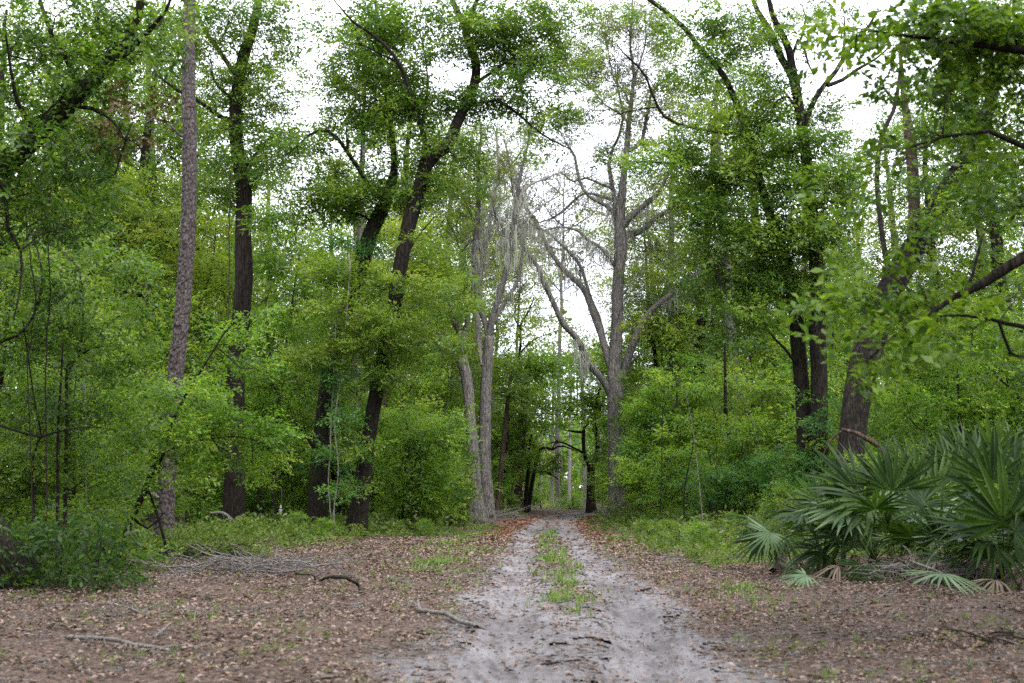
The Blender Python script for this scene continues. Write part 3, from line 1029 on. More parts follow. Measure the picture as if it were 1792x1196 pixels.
# ------------------------------------------------------------------ bare grey tree right of the track
t = Tree('tree', 'large bare grey tree with spreading mossy limbs right of the track', 64, (1080, 912), bark='grey', twig='greytwig')
t.stem([(1082, 914, 34), (1081, 880, 30), (1080, 840, 28.5), (1079, 780, 28), (1078, 720, 28), (1077, 680, 28), (1076, 645, 25), (1078, 600, 21.5), (1080, 545, 20), (1083, 480, 20), (1086, 435, 23), (1085, 400, 19),
        (1086, 372, 16), (1090, 322, 13), (1096, 272, 11), (1100, 220, 9), (1106, 170, 7), (1109, 129, 5.5), (1103, 80, 4), (1107, 20, 3), (1105, -20, 2)], sides=34, relief=.12, step=.14, flare=.35)
E_l = [
    ([(1070, 692, 15), (1064, 680, 13), (1051, 660, 12), (1036, 644, 11.5), (1027, 634, 11), (1017, 606, 10.5), (1003, 585, 10.5), (986, 568, 10), (971, 537, 9.5), (960, 512, 9), (950, 492, 9), (942, 468, 8), (926, 447, 7), (915, 432, 6), (907, 400, 5), (899, 340, 4.5), (893, 295, 4), (883, 245, 2.5)], -.22),
    ([(1070, 645, 15), (1064, 628, 14), (1056, 600, 13), (1050, 580, 12.5), (1038, 547, 12), (1028, 520, 11), (1018, 502, 10.5), (993, 479, 9), (975, 458, 8), (962, 438, 7.5), (944, 402, 7), (934, 380, 6), (921, 366, 5.5), (909, 330, 5), (900, 300, 4), (885, 275, 2.5)], .15),
    ([(1060, 610, 8), (1054, 580, 7.5), (1046, 550, 7), (1036, 528, 6), (1024, 490, 6), (1018, 472, 6), (1008, 455, 5.5), (994, 440, 5), (978, 424, 4.5), (960, 408, 4), (940, 398, 3)], .4),
    ([(1078, 470, 8), (1062, 444, 7), (1046, 430, 6), (1028, 420, 5.5), (1012, 404, 5), (996, 399, 4.5), (975, 398, 4), (955, 404, 3)], -.3),
    ([(1087, 665, 15), (1093, 650, 14), (1100, 625, 13.5), (1107, 606, 13), (1119, 577, 12), (1138, 546, 11.5), (1152, 533, 11), (1168, 520, 10.5), (1195, 503, 9), (1212, 486, 8), (1228, 473, 7), (1242, 458, 6), (1257, 446, 5)], -.25),
    ([(1195, 503, 6), (1215, 500, 5), (1235, 505, 4), (1255, 520, 2.5)], .3),
    ([(1084, 660, 8), (1092, 635, 7), (1098, 615, 6), (1108, 590, 4), (1112, 565, 3)], .5),
    ([(1092, 650, 5), (1105, 636, 4.5), (1118, 622, 4), (1130, 612, 2)], -.5),
    ([(1089, 425, 12), (1100, 410, 11.5), (1113, 408, 10), (1130, 399, 9.5), (1148, 381, 9), (1168, 370, 7.5), (1192, 352, 6), (1210, 340, 4)], .3),
    ([(1088, 400, 12), (1100, 384, 11), (1117, 369, 10.5), (1133, 355, 9.5), (1146, 344, 9), (1158, 328, 8), (1166, 312, 7), (1178, 280, 5), (1190, 250, 3)], -.3),
    ([(1084, 420, 11), (1078, 390, 10), (1076, 350, 9), (1070, 318, 8), (1066, 290, 6.5), (1072, 262, 5.5), (1083, 238, 5), (1090, 200, 4), (1082, 160, 3), (1076, 120, 2)], .3),
    ([(1098, 265, 7), (1112, 258, 6.5), (1124, 244, 6.5), (1130, 215, 6), (1136, 185, 5.5), (1140, 165, 4.5), (1152, 150, 4), (1165, 140, 3)], .25),
    ([(1080, 380, 8), (1060, 360, 7), (1040, 350, 6), (1022, 335, 5), (1010, 300, 5), (1006, 275, 5), (990, 250, 3)], -.3),
    ([(1074, 352, 6), (1055, 345, 5), (1020, 340, 4.5), (985, 370, 4), (960, 385, 3), (940, 390, 2)], .45),
    ([(1070, 330, 5), (1050, 322, 4.5), (1025, 312, 4), (1003, 318, 3.5), (980, 300, 2.5)], .2),
    ([(1104, 190, 4), (1092, 160, 3.5), (1075, 140, 3), (1068, 110, 2.4), (1060, 70, 1.6)], -.3),
    ([(1107, 150, 4), (1120, 110, 3.2), (1130, 70, 2.6), (1128, 20, 2)], .3),
    ([(1100, 215, 4), (1080, 195, 3.4), (1060, 185, 2.8), (1040, 160, 2)], .1),
    ([(1084, 520, 5), (1094, 512, 4.5), (1100, 500, 2)], -.8),
]
for pl, k in E_l:
    t.limb(pl, k=k, sides=10)
t.crown([(1080, 120, 70, 60, .5), (1110, 50, 65, 50, .6), (1050, 200, 60, 50, .45), (1130, 200, 50, 50, .4), (1030, 120, 50, 60, .5), (1160, 150, 45, 50, .45), (1000, 330, 50, 40, .1),
         (1150, 330, 50, 40, .15), (1060, 60, 50, 50, .3), (1200, 330, 35, 40, .2), (940, 330, 40, 60, .08), (970, 200, 50, 60, .18), (1000, 120, 40, 50, .2), (990, 250, 50, 50, .2), (1130, 130, 40, 50, .25),
         (1210, 420, 40, 40, .3), (1170, 440, 40, 30, .3)], 'sparse', .09, .2, tw=.009, clump=.6)
t.crown([(1040, 60, 40, 50, .8), (1020, 130, 38, 50, .8), (1095, 255, 30, 30, .6), (1160, 60, 50, 40, .8), (1100, 30, 50, 40, .6), (1150, 130, 40, 40, .5), (1060, 170, 45, 40, .7), (980, 100, 45, 50, .7), (1000, 200, 45, 40, .6), (1120, 190, 40, 40, .6), (940, 240, 45, 40, .6), (1200, 180, 45, 45, .7), (1180, 100, 45, 45, .8), (1180, 470, 35, 30, .9), (1120, 470, 30, 35, .6)], 'yellow', .085, .4, part='young_leaves', clump=.5)
t.twiggy(480, (1080, 290, 230, 300), 2.8, .018)
t.moss([(930, 445, 35, 60), (965, 445, 40, 50), (1080, 380, 45, 60), (1040, 420, 40, 30), (1000, 470, 40, 50), (1020, 625, 25, 40), (1200, 490, 50, 40), (1040, 345, 40, 30), (900, 330, 25, 60), (985, 420, 40, 30), (1150, 360, 40, 30)], n=45, lo=.4, hi=2.2)

# ------------------------------------------------------------------ trees at the far end of the track
t = Tree('tree', 'dark Y-forked tree beside the far end of the track', 86, (1034, 898), bark='oak')
t.stem([(1035, 899, 18), (1034, 870, 14.5), (1034, 830, 13), (1034, 813, 14)], sides=14, step=.3)
t.limb([(1032, 815, 8), (1025, 803, 7), (1022, 788, 6.5), (1021, 765, 6.5), (1022, 751, 5), (1030, 740, 3)], k=-.2)
t.limb([(1036, 815, 10), (1043, 800, 9), (1046, 780, 8.5), (1045, 765, 8), (1040, 742, 8), (1042, 710, 6), (1050, 680, 4)], k=.2)
t.limb([(1021, 757, 5), (1010, 756, 4.5), (1000, 755, 3.5), (992, 753, 2)], k=-.2)
t.limb([(1024, 795, 4), (1012, 788, 4), (1000, 782, 3.5), (988, 776, 3.2), (974, 773, 3), (962, 776, 2), (955, 778, 1)], k=.1)
t.crown([(1010, 690, 55, 40), (1045, 650, 50, 45), (980, 720, 45, 30, 1.1), (1055, 720, 30, 40, 1.0), (960, 745, 40, 18, .8)], 'bright', .12, 1.3)

t = Tree('tree', 'thick dark tree in the leaves left of the far track', 80, (904, 896), bark='oak')
t.stem([(902, 897, 24), (903, 870, 21), (905, 830, 20), (908, 790, 18), (913, 750, 15), (919, 700, 13), (924, 660, 11), (925, 630, 8)], sides=16, step=.25, bark='brown')
t.limb([(905, 850, 11), (896, 800, 10), (894, 760, 9), (888, 700, 6)], k=.3)
t.limb([(919, 700, 6), (908, 640, 5), (911, 600, 4.5), (911, 570, 4), (925, 545, 3), (935, 520, 2)], k=-.3)
t.limb([(909, 620, 4), (922, 605, 3.4), (940, 592, 2.6), (960, 585, 1.5)], k=.3)
t.limb([(911, 575, 3), (900, 555, 2.6), (905, 530, 2), (915, 500, 1.5)], k=.3)
t.crown([(905, 650, 45, 40), (950, 640, 55, 40), (880, 740, 30, 35, 1.3), (935, 700, 45, 30), (905, 800, 22, 25, .8), (930, 740, 35, 25, 1.1)], 'bright', .12, 1.3)

t = Tree('tree', 'thin dark leaning tree just right of the twin grey stems', 66, (868, 903), bark='brown')
t.stem([(869, 904, 9), (874, 850, 8), (881, 780, 8), (886, 730, 7.5), (890, 690, 6.5), (895, 640, 5)], sides=10, step=.3)
t.crown([(890, 640, 30, 40), (870, 690, 22, 30), (905, 690, 25, 30)], 'mid', .11, 1.4)

t = Tree('tree', 'slender dark tree whose limb arches over the far track', 84, (924, 899), bark='oak')
t.stem([(923, 900, 9), (927, 870, 8), (933, 835, 7.5), (939, 805, 7), (943, 788, 6)], sides=10, step=.3)
t.limb([(943, 788, 5), (950, 784, 4.5), (959, 785, 4.2), (968, 787, 4), (975, 782, 3), (985, 781, 3), (1000, 786, 2.4), (1012, 792, 1.5)], k=-.1)
t.limb([(966, 787, 3), (971, 777, 2.6), (980, 774, 2.2), (990, 776, 1.5)], k=.2)
t.limb([(940, 800, 4), (936, 785, 3.5), (931, 778, 2)], k=.3)
t.limb([(936, 822, 5), (946, 826, 4.6), (958, 828, 4), (968, 832, 3), (977, 840, 1.6)], k=-.3)
t.crown([(955, 815, 26, 18, 1.3), (925, 775, 25, 20), (975, 800, 26, 12, .5), (970, 765, 26, 12, .6), (962, 826, 20, 12, 1.2)], 'mid', .12, 1.4)
t = Tree('tree', 'slender dark straight stem left of the arching tree at the far track', 82, (918, 899), bark='oak')
t.stem([(918, 900, 8), (921, 860, 7), (925, 820, 6.5), (926, 790, 5.5), (930, 760, 4)], sides=10, step=.3)
t.crown([(925, 770, 22, 25), (912, 790, 18, 20)], 'mid', .12, 1.4)

# ------------------------------------------------------------------ twin dark oaks right of the track
t = Tree('oak_tree', 'dark mossy oak, left trunk of the close pair behind the palmettos', 42, (1412, 936), bark='oakmoss')
t.stem([(1413, 938, 36), (1412, 890, 32), (1411, 830, 30), (1409, 770, 28), (1406, 710, 27), (1401, 650, 25), (1395, 580, 26), (1388, 510, 24), (1376, 460, 22), (1362, 420, 19), (1345, 370, 16),
        (1328, 310, 14), (1310, 240, 12.5), (1280, 160, 11), (1257, 120, 10), (1228, 89, 9), (1199, 51, 8.5), (1165, 21, 8), (1137, 0, 7.5), (1100, -30, 6)], sides=34, relief=.13, step=.12, k=.02)
t.limb([(1404, 650, 7), (1390, 632, 5.5), (1375, 612, 4.6), (1358, 595, 4), (1345, 580, 3), (1335, 560, 2)], k=-.5)
t.limb([(1330, 320, 6), (1290, 300, 4.5), (1240, 290, 4), (1182, 287, 3.6), (1140, 284, 3), (1105, 283, 2.2)], k=-.3)
t.limb([(1305, 235, 7), (1260, 232, 6), (1220, 225, 5.5), (1185, 217, 5), (1162, 204, 5), (1150, 185, 5), (1141, 163, 4.6), (1131, 136, 4.4), (1118, 118, 4), (1104, 105, 3.6), (1090, 92, 2.6), (1078, 76, 1.8)], k=-.4)
t.limb([(1152, 188, 3), (1120, 192, 2.6), (1080, 200, 2), (1050, 212, 1.4)], k=.2)
t.limb([(1380, 470, 6), (1340, 480, 4.5), (1300, 500, 3.5), (1260, 520, 2)], k=-.5)
t.crown([(1240, 230, 55, 45, 1.5), (1300, 200, 55, 50, 1.6), (1260, 300, 65, 45, 1.8), (1320, 300, 60, 50, 2), (1220, 330, 50, 45, 1.3), (1290, 380, 65, 45, 2), (1250, 430, 55, 45, 1.5), (1330, 420, 60, 45, 2.2),
         (1300, 480, 65, 45, 1.9), (1230, 500, 45, 40, 1.2), (1350, 520, 60, 45, 2), (1280, 560, 60, 45, 1.6), (1200, 60, 55, 45, .9), (1250, 100, 50, 45, 1.0), (1210, 130, 45, 45, .6), (1150, 30, 45, 35, .7),
         (1270, 50, 55, 45, 1.1), (1190, 260, 40, 30, .8), (1330, 240, 50, 50, 1.8)], 'dark', .095, 1.4, tint0=.5)
t.crown([(1110, 282, 38, 20, 1.6, -2), (1150, 275, 30, 15, 1.0, -2)], 'bright', .09, 1.2, part='side_spray')

t = Tree('oak_tree', 'dark oak with lichen flecks, right trunk of the close pair behind the palmettos', 41.5, (1434, 938), bark='lichen')
t.stem([(1435, 940, 35), (1436, 890, 31), (1436, 830, 29), (1435, 770, 28), (1434, 700, 28), (1433, 640, 27), (1430, 580, 30), (1431, 520, 27), (1428, 450, 24), (1423, 390, 21), (1415, 310, 19), (1407, 255, 18),
        (1399, 190, 17.5), (1390, 142, 18)], sides=34, relief=.13, step=.12)
t.limb([(1389, 142, 15), (1379, 122, 13.5), (1368, 103, 13), (1359, 80, 12.5), (1349, 58, 12), (1338, 40, 11), (1326, 20, 9), (1310, -20, 8)], k=.2, sides=12)
t.limb([(1391, 142, 15), (1386, 115, 14), (1381, 90, 13.5), (1372, 68, 12.5), (1362, 50, 12), (1350, 20, 10), (1342, -20, 8)], k=-.2, sides=12)
t.limb([(1405, 240, 11), (1418, 190, 10), (1436, 158, 9.5), (1450, 140, 9), (1462, 126, 8.5), (1475, 105, 8), (1485, 88, 7.5), (1502, 68, 6.5), (1522, 44, 5), (1535, 20, 4)], k=-.2)
t.limb([(1448, 150, 8), (1475, 140, 7), (1500, 122, 6), (1530, 105, 4), (1560, 80, 3)], k=.3)
t.limb([(1463, 125, 5), (1473, 105, 4.5), (1477, 75, 4), (1478, 45, 3), (1476, 15, 2)], k=.3)
t.limb([(1384, 110, 6), (1396, 70, 5), (1406, 80, 4.4), (1414, 110, 4), (1423, 130, 2.5)], k=-.4)
t.limb([(1397, 78, 4), (1405, 60, 3.6), (1410, 30, 3), (1404, 10, 2)], k=.4)
t.limb([(1400, 200, 6), (1378, 168, 5), (1362, 175, 4), (1348, 190, 3)], k=-.5)
t.limb([(1440, 870, 5), (1452, 880, 4), (1462, 900, 3)], k=-.5)
t.crown([(1380, 250, 50, 45, 1.9), (1440, 230, 50, 45, 1.5), (1450, 300, 55, 55, 1.7), (1400, 330, 50, 45, 2), (1470, 370, 50, 50, 1.5), (1420, 420, 60, 45, 2.1), (1380, 480, 55, 40, 2), (1460, 450, 55, 45, 1.5),
         (1440, 520, 60, 45, 1.7), (1410, 190, 40, 35, 1.3), (1350, 60, 60, 45, 1.3), (1300, 20, 55, 40, 1.2), (1400, 10, 55, 35, .8), (1340, 130, 45, 45, 1.4), (1370, 180, 40, 35, 1.3), (1450, 20, 45, 35, .5),
         (1520, 60, 40, 40, .5), (1500, 290, 35, 40, .8), (1395, 390, 40, 40, 1.8)], 'dark', .095, 1.4, tint0=.5)
t.crown([(1425, 720, 30, 50, .8, -.8), (1440, 830, 40, 50, 1.4, -.9), (1400, 870, 45, 40, 1.5, -.9), (1370, 820, 40, 45, 1.3, .5)], 'blue', .075, 1.4, part='climbing_vine')

# ------------------------------------------------------------------ leaning lichened oak at the right
t = Tree('oak_tree', 'thick lichen-flecked oak leaning to the right edge above the palmettos', 31, (1485, 968), bark='lichen')
t.stem([(1478, 972, 54), (1482, 900, 48), (1486, 820, 46), (1493, 745, 46), (1504, 680, 46), (1519, 615, 48), (1542, 545, 46), (1574, 478, 44), (1606, 425, 41), (1630, 378, 38), (1655, 338, 36), (1675, 306, 33),
        (1695, 270, 28), (1712, 243, 25), (1728, 195, 23), (1742, 148, 21), (1765, 104, 19), (1800, 60, 16), (1840, 20, 12)], sides=38, relief=.12, step=.1, k=.1)
t.limb([(1598, 430, 24), (1600, 380, 23), (1599, 330, 22), (1596, 280, 21), (1593, 240, 20), (1586, 200, 15), (1580, 150, 10), (1576, 100, 7)], k=.4, bark='brown')
t.limb([(1560, 500, 12), (1545, 420, 10), (1535, 330, 9), (1538, 265, 8.5), (1549, 225, 8), (1563, 195, 7.5), (1570, 165, 7), (1574, 130, 5), (1578, 90, 3)], k=.6)
t.limb([(1566, 176, 5), (1555, 165, 4), (1547, 155, 3.5), (1545, 142, 2.5)], k=.2)
t.limb([(1700, 260, 12), (1692, 200, 10), (1690, 140, 8), (1700, 90, 6)], k=-.4)
t.crown([(1680, 230, 70, 50, 1.0), (1740, 130, 70, 60, 1.3), (1700, 330, 60, 45, 1.1), (1640, 160, 60, 55, .8), (1750, 260, 60, 60, 1.3), (1710, 440, 50, 40, .7), (1760, 380, 50, 50, 1.4),
         (1590, 380, 45, 50, .9), (1560, 300, 45, 50, .6), (1780, 40, 50, 60, 1.5), (1530, 250, 35, 35, .5)], 'dark', .085, 1.2)

# near overhanging oak limb at the right edge
t = Tree('oak_tree', 'near oak overhanging from the right edge with large bright leaves', 12.0, (2000, 1080), bark='oak')
t.stem([(2040, 1190, 150), (2035, 1000, 130), (2020, 800, 110), (2000, 640, 100), (1985, 500, 95), (1975, 330, 85), (1960, 120, 75), (1950, -80, 60)], sides=20, relief=.1, step=.12, flare=.25)
t.limb([(1985, 380, 36), (1900, 400, 28), (1830, 430, 23), (1790, 452, 21), (1760, 470, 19), (1725, 494, 17), (1698, 508, 14), (1670, 520, 10), (1635, 545, 8), (1590, 570, 6), (1550, 600, 5), (1510, 640, 3)], k=-.15, sides=12)
t.limb([(1990, 520, 30), (1900, 570, 18), (1830, 580, 12), (1790, 572, 9), (1760, 566, 8), (1730, 558, 7), (1690, 553, 5), (1660, 552, 3)], k=-.2)
t.limb([(1748, 563, 6), (1757, 590, 6), (1768, 618, 6), (1780, 624, 5), (1800, 626, 3)], k=.2)
t.limb([(1965, 150, 36), (1880, 110, 26), (1800, 90, 18), (1720, 80, 12), (1640, 70, 8), (1560, 60, 5), (1500, 50, 3)], k=-.15)
t.limb([(1975, 300, 26), (1880, 280, 16), (1800, 260, 12), (1730, 230, 8), (1650, 240, 5), (1590, 260, 3)], k=-.1)
t.limb([(1690, 512, 8), (1702, 480, 6), (1712, 440, 5), (1720, 410, 3)], k=.4)
SPR_NEAR = [make_spray(24, rng, leaf=.2, aspect=.5, flat=.55) for _ in range(8)]
t.crown([(1560, 590, 60, 45, 1.5, -.6), (1500, 600, 45, 45, 1.2, -.8), (1540, 500, 55, 45, 1.4, -.2), (1600, 520, 60, 50, 1.3, .2), (1580, 440, 50, 50, 1.1, 0), (1500, 530, 40, 40, .9, -.6), (1520, 440, 35, 35, .6, .2),
         (1640, 560, 60, 40, 1.1, 0), (1700, 600, 60, 40, .5, .6), (1480, 640, 25, 25, 1.0, -.8), 
         (1560, 60, 70, 60, 1.2, -.2), (1640, 50, 75, 70, 1.6, 0), (1720, 60, 75, 70, 1.8, .3), (1790, 80, 60, 80, 1.8, .4), (1600, 140, 60, 50, 1.0, -.3), (1680, 140, 60, 50, 1.2, .2), (1760, 180, 60, 60, 1.5, .5),
         (1600, 230, 50, 45, .7, -.2), (1550, 270, 40, 40, .5, -.4), (1640, 235, 45, 35, .5, 0), (1760, 290, 45, 50, 1.2, .4), (1780, 380, 50, 60, 1.3, .6), (1560, 340, 40, 40, .6, -.2), (1500, 90, 50, 50, .8, -.2),
         (1770, 520, 40, 35, .8, .6), (1780, 660, 35, 40, .5, .5), (1700, 20, 80, 40, 1.4, .2), (1490, 300, 25, 25, .5, -.4), (1470, 350, 25, 30, .5, -.4)], 'near', .056, 1.25, lib=SPR_NEAR, tw=.004, clump=.42)

# ------------------------------------------------------------------ leaning tree at the left edge
t = Tree('oak_tree', 'dark flared oak base and leaning limb at the left edge of the picture', 20, (-40, 1020), bark='oakmoss')
t.stem([(0, 1090, 190), (-30, 1022, 165), (-48, 980, 150), (-72, 930, 128), (-110, 850, 96), (-160, 740, 76), (-195, 620, 64), (-185, 500, 56), (-120, 400, 46), (-50, 335, 42), (0, 295, 41), (46, 254, 39), (92, 210, 36), (140, 160, 33),
        (185, 118, 27), (215, 80, 24), (240, 30, 17), (255, -40, 12)], sides=38, relief=.12, step=.12, flare=.2)
t.limb([(190, 112, 16), (225, 90, 12), (260, 55, 9), (290, 20, 6), (310, -30, 4)], k=-.3)
t.limb([(140, 160, 14), (120, 110, 11), (90, 60, 9), (70, 0, 7)], k=.4)
t.limb([(60, 245, 12), (50, 210, 10), (30, 180, 8), (20, 130, 6), (10, 60, 4)], k=-.4)
t.limb([(0, 300, 12), (10, 350, 8), (14, 400, 7), (36, 440, 5), (36, 500, 4), (24, 560, 3)], k=-.4)
t.limb([(120, 185, 10), (160, 190, 7), (200, 215, 5), (220, 245, 3)], k=-.5)
t.crown([(30, 235, 50, 30, .8, -2), (60, 100, 75, 55), (130, 75, 65, 50), (200, 55, 60, 45), (20, 170, 60, 50), (100, 160, 60, 40, 1.4), (160, 130, 60, 45, 1.4), (50, 250, 60, 45, 1.2), (130, 250, 65, 45, 1.6), (190, 200, 45, 40, 1.0), (20, 330, 55, 45, 1.3),
         (90, 330, 60, 45, 1.5), (160, 320, 60, 45, 1.5), (255, 30, 55, 35, 1.3), (30, 40, 60, 45, .9), (110, 20, 70, 35, 1.2), (180, 15, 60, 30, 1.1), (250, 90, 40, 40, .8), (60, 400, 60, 45, 1.3), (130, 400, 60, 45, 1.3), (290, 15, 50, 30, .9)], 'dark', .075, 1.4, tint0=.36)  # deep green leaves, tinted darker still to imitate shade at this edge
t.crown([(243, 180, 22, 40, 1.3, -1.2), (215, 215, 25, 35, .6, -1), (230, 240, 22, 25, .6, -1)], 'brown', .07, 1.0, part='dead_leaf_spray')

def off_track(x, y):
    return x - (track_x(TL, y) + track_x(TR, y)) / 2


def cover_edge(x, y):
    """metres inside the planted verge (negative on the bare floor)"""
    o = off_track(x, y)
    el = np.interp(y, [18, 26, 34, 42, 60, 80], [11, 8.2, 6.3, 4.2, 3.2, 2.2])
    er = np.interp(y, [17, 20, 24, 30, 47, 60, 80], [7.5, 5.0, 3.2, 2.7, 2.7, 2.3, 1.8])
    nz = .6 * fn(x * .8, y * .8, 60) + .9 * fn(x * .28, y * .28, 61)
    e = np.where(o < 0, -o - el, o - er) + nz
    return np.where((x > 4.2) & (y < 25.5), -1.0, e)



# ------------------------------------------------------------------ trees filling the woods behind
def copy_tree(src, loc, rz, sc, label, group):
    r = src.copy()
    C.objects.link(r)
    r.location = loc
    r.rotation_euler = (0, 0, rz)
    r.scale = (sc, sc, sc * rng.uniform(.92, 1.1))
    r['label'] = label
    r['group'] = group
    for ch in src.children:
        c = ch.copy()
        C.objects.link(c)
        c.parent = r
        for g in ch.children:
            d = g.copy()
            C.objects.link(d)
            d.parent = c
    return r


def proto_tree(name, label, cat, group, H, R, low, mat, leaf, cover, bark, nb=11, lean=.06, stems=1, flat=.62, lib=None):
    root = thing(name, label, cat, (0, 0, 0), group)
    tops = []
    for sidx in range(stems):
        a0 = rng.uniform(0, 6.28)
        lx, ly = rng.normal() * lean * H, rng.normal() * lean * H
        if stems > 1:
            lx, ly = math.cos(a0) * R * .5, math.sin(a0) * R * .5
        rb = H * (.006 if bark == 'greytwig' else .0125 if stems == 1 else .007)
        pl = resample([[0 + .1 * sidx, 0, -.3, rb * 1.2], [lx * .15, ly * .1, H * .3, rb], [lx * .6, ly * .5, H * .62, rb * .75], [lx, ly, H * .95, rb * .2]], .4)
        g = Geo()
        g.add(*tube(pl, 9, .08, sidx, .3, wob=.1))
        link('trunk', g.mesh('trunk', BM[bark], (0, 0, 0)), root)
        tops.append(pl)
    pts = np.vstack(tops)
    lv, tg = Leaves(), []
    for b in range(nb):
        u = (b + .5) / nb
        z = H * (low + (1 - low) * u)
        prof = math.sin(math.pi * (.18 + .78 * u)) ** .7
        a = b * 2.4 + rng.normal() * .4
        rr = R * prof * rng.uniform(.35, .8)
        c = np.array([math.cos(a) * rr, math.sin(a) * rr, z]) + pts[np.argmin(np.abs(pts[:, 2] - z)), :3] * np.array([1, 1, 0])
        br = R * rng.uniform(.38, .55) * (.6 + .5 * prof)
        j = np.argmin(np.abs(pts[:, 2] - (z - br * .8)) + .3 * np.hypot(pts[:, 0] - c[0], pts[:, 1] - c[1]))
        fill_blob(lv, tg, c, (br, br, br * .72), cover, leaf, pts[j, :3], tint0=.45 + rng.normal() * .08, flatten=flat, tw=.007, lib=lib, clump=.48)
    cr = link('crown', lv.mesh('crown', LM[mat], (0, 0, 0)), root)
    g = Geo()
    twig_tubes(g, tg)
    link('twigs', g.mesh('twigs', BM['twig'], (0, 0, 0)), cr)
    return root


BG_LABEL = 'tall leafy tree in the dense woods behind the front trunks'
BG_GROUP = 'tall trees in the woods behind'
US_LABEL = 'young leafy tree or tall shrub in the thicket between the trunks'
US_GROUP = 'young trees in the thicket'
bg = [proto_tree('background_tree', BG_LABEL, 'tree', BG_GROUP, 19, 5.2, .28, 'mid', .19, .85, 'grey'),
      proto_tree('background_tree', BG_LABEL, 'tree', BG_GROUP, 17, 4.8, .22, 'yellow', .19, .85, 'oak'),
      proto_tree('background_tree', BG_LABEL, 'tree', BG_GROUP, 21, 5.0, .35, 'bright', .19, .8, 'brown'),
      proto_tree('background_tree', BG_LABEL, 'tree', BG_GROUP, 15, 4.6, .15, 'bright', .19, .9, 'oak')]
us = [proto_tree('young_tree', US_LABEL, 'tree', US_GROUP, 6.5, 2.3, .1, 'bright', .10, .95, 'twig', 10),
      proto_tree('young_tree', US_LABEL, 'tree', US_GROUP, 8.5, 2.6, .16, 'mid', .10, .85, 'oak', 11),
      proto_tree('young_tree', US_LABEL, 'tree', US_GROUP, 4.2, 2.1, .08, 'bright', .095, 1.0, 'twig', 9, stems=3),
      proto_tree('young_tree', US_LABEL, 'tree', US_GROUP, 5.2, 2.2, .1, 'yellow', .095, .9, 'twig', 9, stems=2),
      proto_tree('young_tree', US_LABEL, 'tree', US_GROUP, 3.2, 1.9, .08, 'mid', .09, 1.0, 'twig', 8, stems=3)]


MARKS = [(110, 'at the far left edge'), (250, 'left of the pine'), (350, 'behind the pine'), (470, 'behind the upright oak'), (590, 'behind the first leaning oak'), (740, 'behind the forked leaning oak'),
         (900, 'behind the twin grey stems'), (1075, 'at the far end of the track'), (1150, 'behind the bare grey tree'), (1240, 'just right of the bare grey tree'), (1350, 'left of the twin dark oaks'),
         (1460, 'behind the twin dark oaks'), (1600, 'behind the leaning lichened oak'), (1700, 'behind the palmettos'), (9999, 'at the far right edge')]
TONE = {'tall': ['green', 'yellowish', 'very tall', 'bright green'], 'lofty': ['yellowish', 'green', 'nearly bare'], 'young': ['bright', 'deep green', 'bright', 'yellowish', 'deep green'], 'low': ['', '', 'bright', '', 'deep green']}


def zone_label(kind, px, Y, k):
    where = next(w for lim, w in MARKS if px < lim)
    side = 'left of the track' if px < 900 else 'right of the track' if px > 1075 else 'at the far end of the track'
    tone = TONE[kind][k]
    if kind == 'lofty':
        return '%s thin-crowned tall tree against the sky %s' % (tone, where), 'thin-crowned tall trees ' + side
    if kind == 'tall':
        far = 'far back' if Y > 78 else 'close'
        return '%s leafy woodland tree %s %s' % (tone, far, where), 'tall trees in the woods ' + side
    n_ = 'low bushy shrub' if kind == 'low' else 'young leafy tree'
    far = 'far back' if Y > 56 else 'near the front' if Y < 44 else 'in the thicket'
    return '%s %s %s %s' % (tone, n_, far, where), ('low shrubs' if kind == 'low' else 'young trees') + ' in the thicket ' + side


def scatter(protos, spots, kind):
    for px, Y, k, sc in spots:
        x = P(px, 855, Y)[0]
        loc = (x, Y, tz(x, Y) - .05)
        rz = rng.uniform(0, 6.28)
        kk = 'low' if kind == 'young' and k in (2, 4) else kind
        label, group = zone_label(kk, px, Y, k)
        if k not in used_protos.setdefault(kind, set()):
            used_protos[kind].add(k)
            o = protos[k]
            o.location, o.rotation_euler, o.scale = loc, (0, 0, rz), (sc, sc, sc)
            o['label'], o['group'] = label, group
        else:
            o = copy_tree(protos[k], loc, rz, sc, label, group)
        if kk == 'low':
            o['category'] = 'shrub'
            o.name = 'low_shrub'


used_protos = {}
# (photo x of the trunk, distance, kind, scale)
bg_spots = [
    (-60, 56, 0, 1.0), (30, 62, 1, 1.05), (110, 58, 2, .95), (180, 68, 1, 1.1), (235, 60, 3, 1.0), (300, 72, 1, 1.15), (355, 64, 3, .95), (420, 78, 0, 1.0), (470, 66, 3, .8), (520, 76, 1, .85),
    (575, 84, 2, .8), (600, 66, 3, .8), (650, 80, 0, .85), (700, 70, 3, .85), (750, 88, 1, .9), (790, 76, 3, .8), (830, 98, 0, .8), (865, 90, 3, .75), (890, 112, 1, .8),
    (1095, 100, 3, .8), (1120, 88, 0, .75), (1160, 76, 3, .8), (1205, 84, 1, .85), (1250, 70, 3, .85), (1300, 80, 0, .9), (1345, 66, 3, .85), (1390, 76, 1, .85), (1450, 64, 3, .85),
    (1510, 72, 0, .75), (1560, 60, 3, .75), (1620, 68, 1, .75), (1680, 58, 3, .7), (1740, 64, 0, .75), (1800, 56, 3, .8), (1860, 62, 2, .8),
    (985, 150, 3, .75), (1012, 162, 1, .75), (948, 155, 3, .75), (1052, 148, 1, .75), (100, 82, 2, 1.1), (250, 90, 0, 1.1), (400, 100, 2, 1.0), (560, 105, 0, .9), (720, 110, 2, .85), (1180, 110, 2, .8), (1330, 100, 2, .9), (1480, 95, 1, .9), (1640, 90, 2, .8), (1760, 85, 1, .9)]
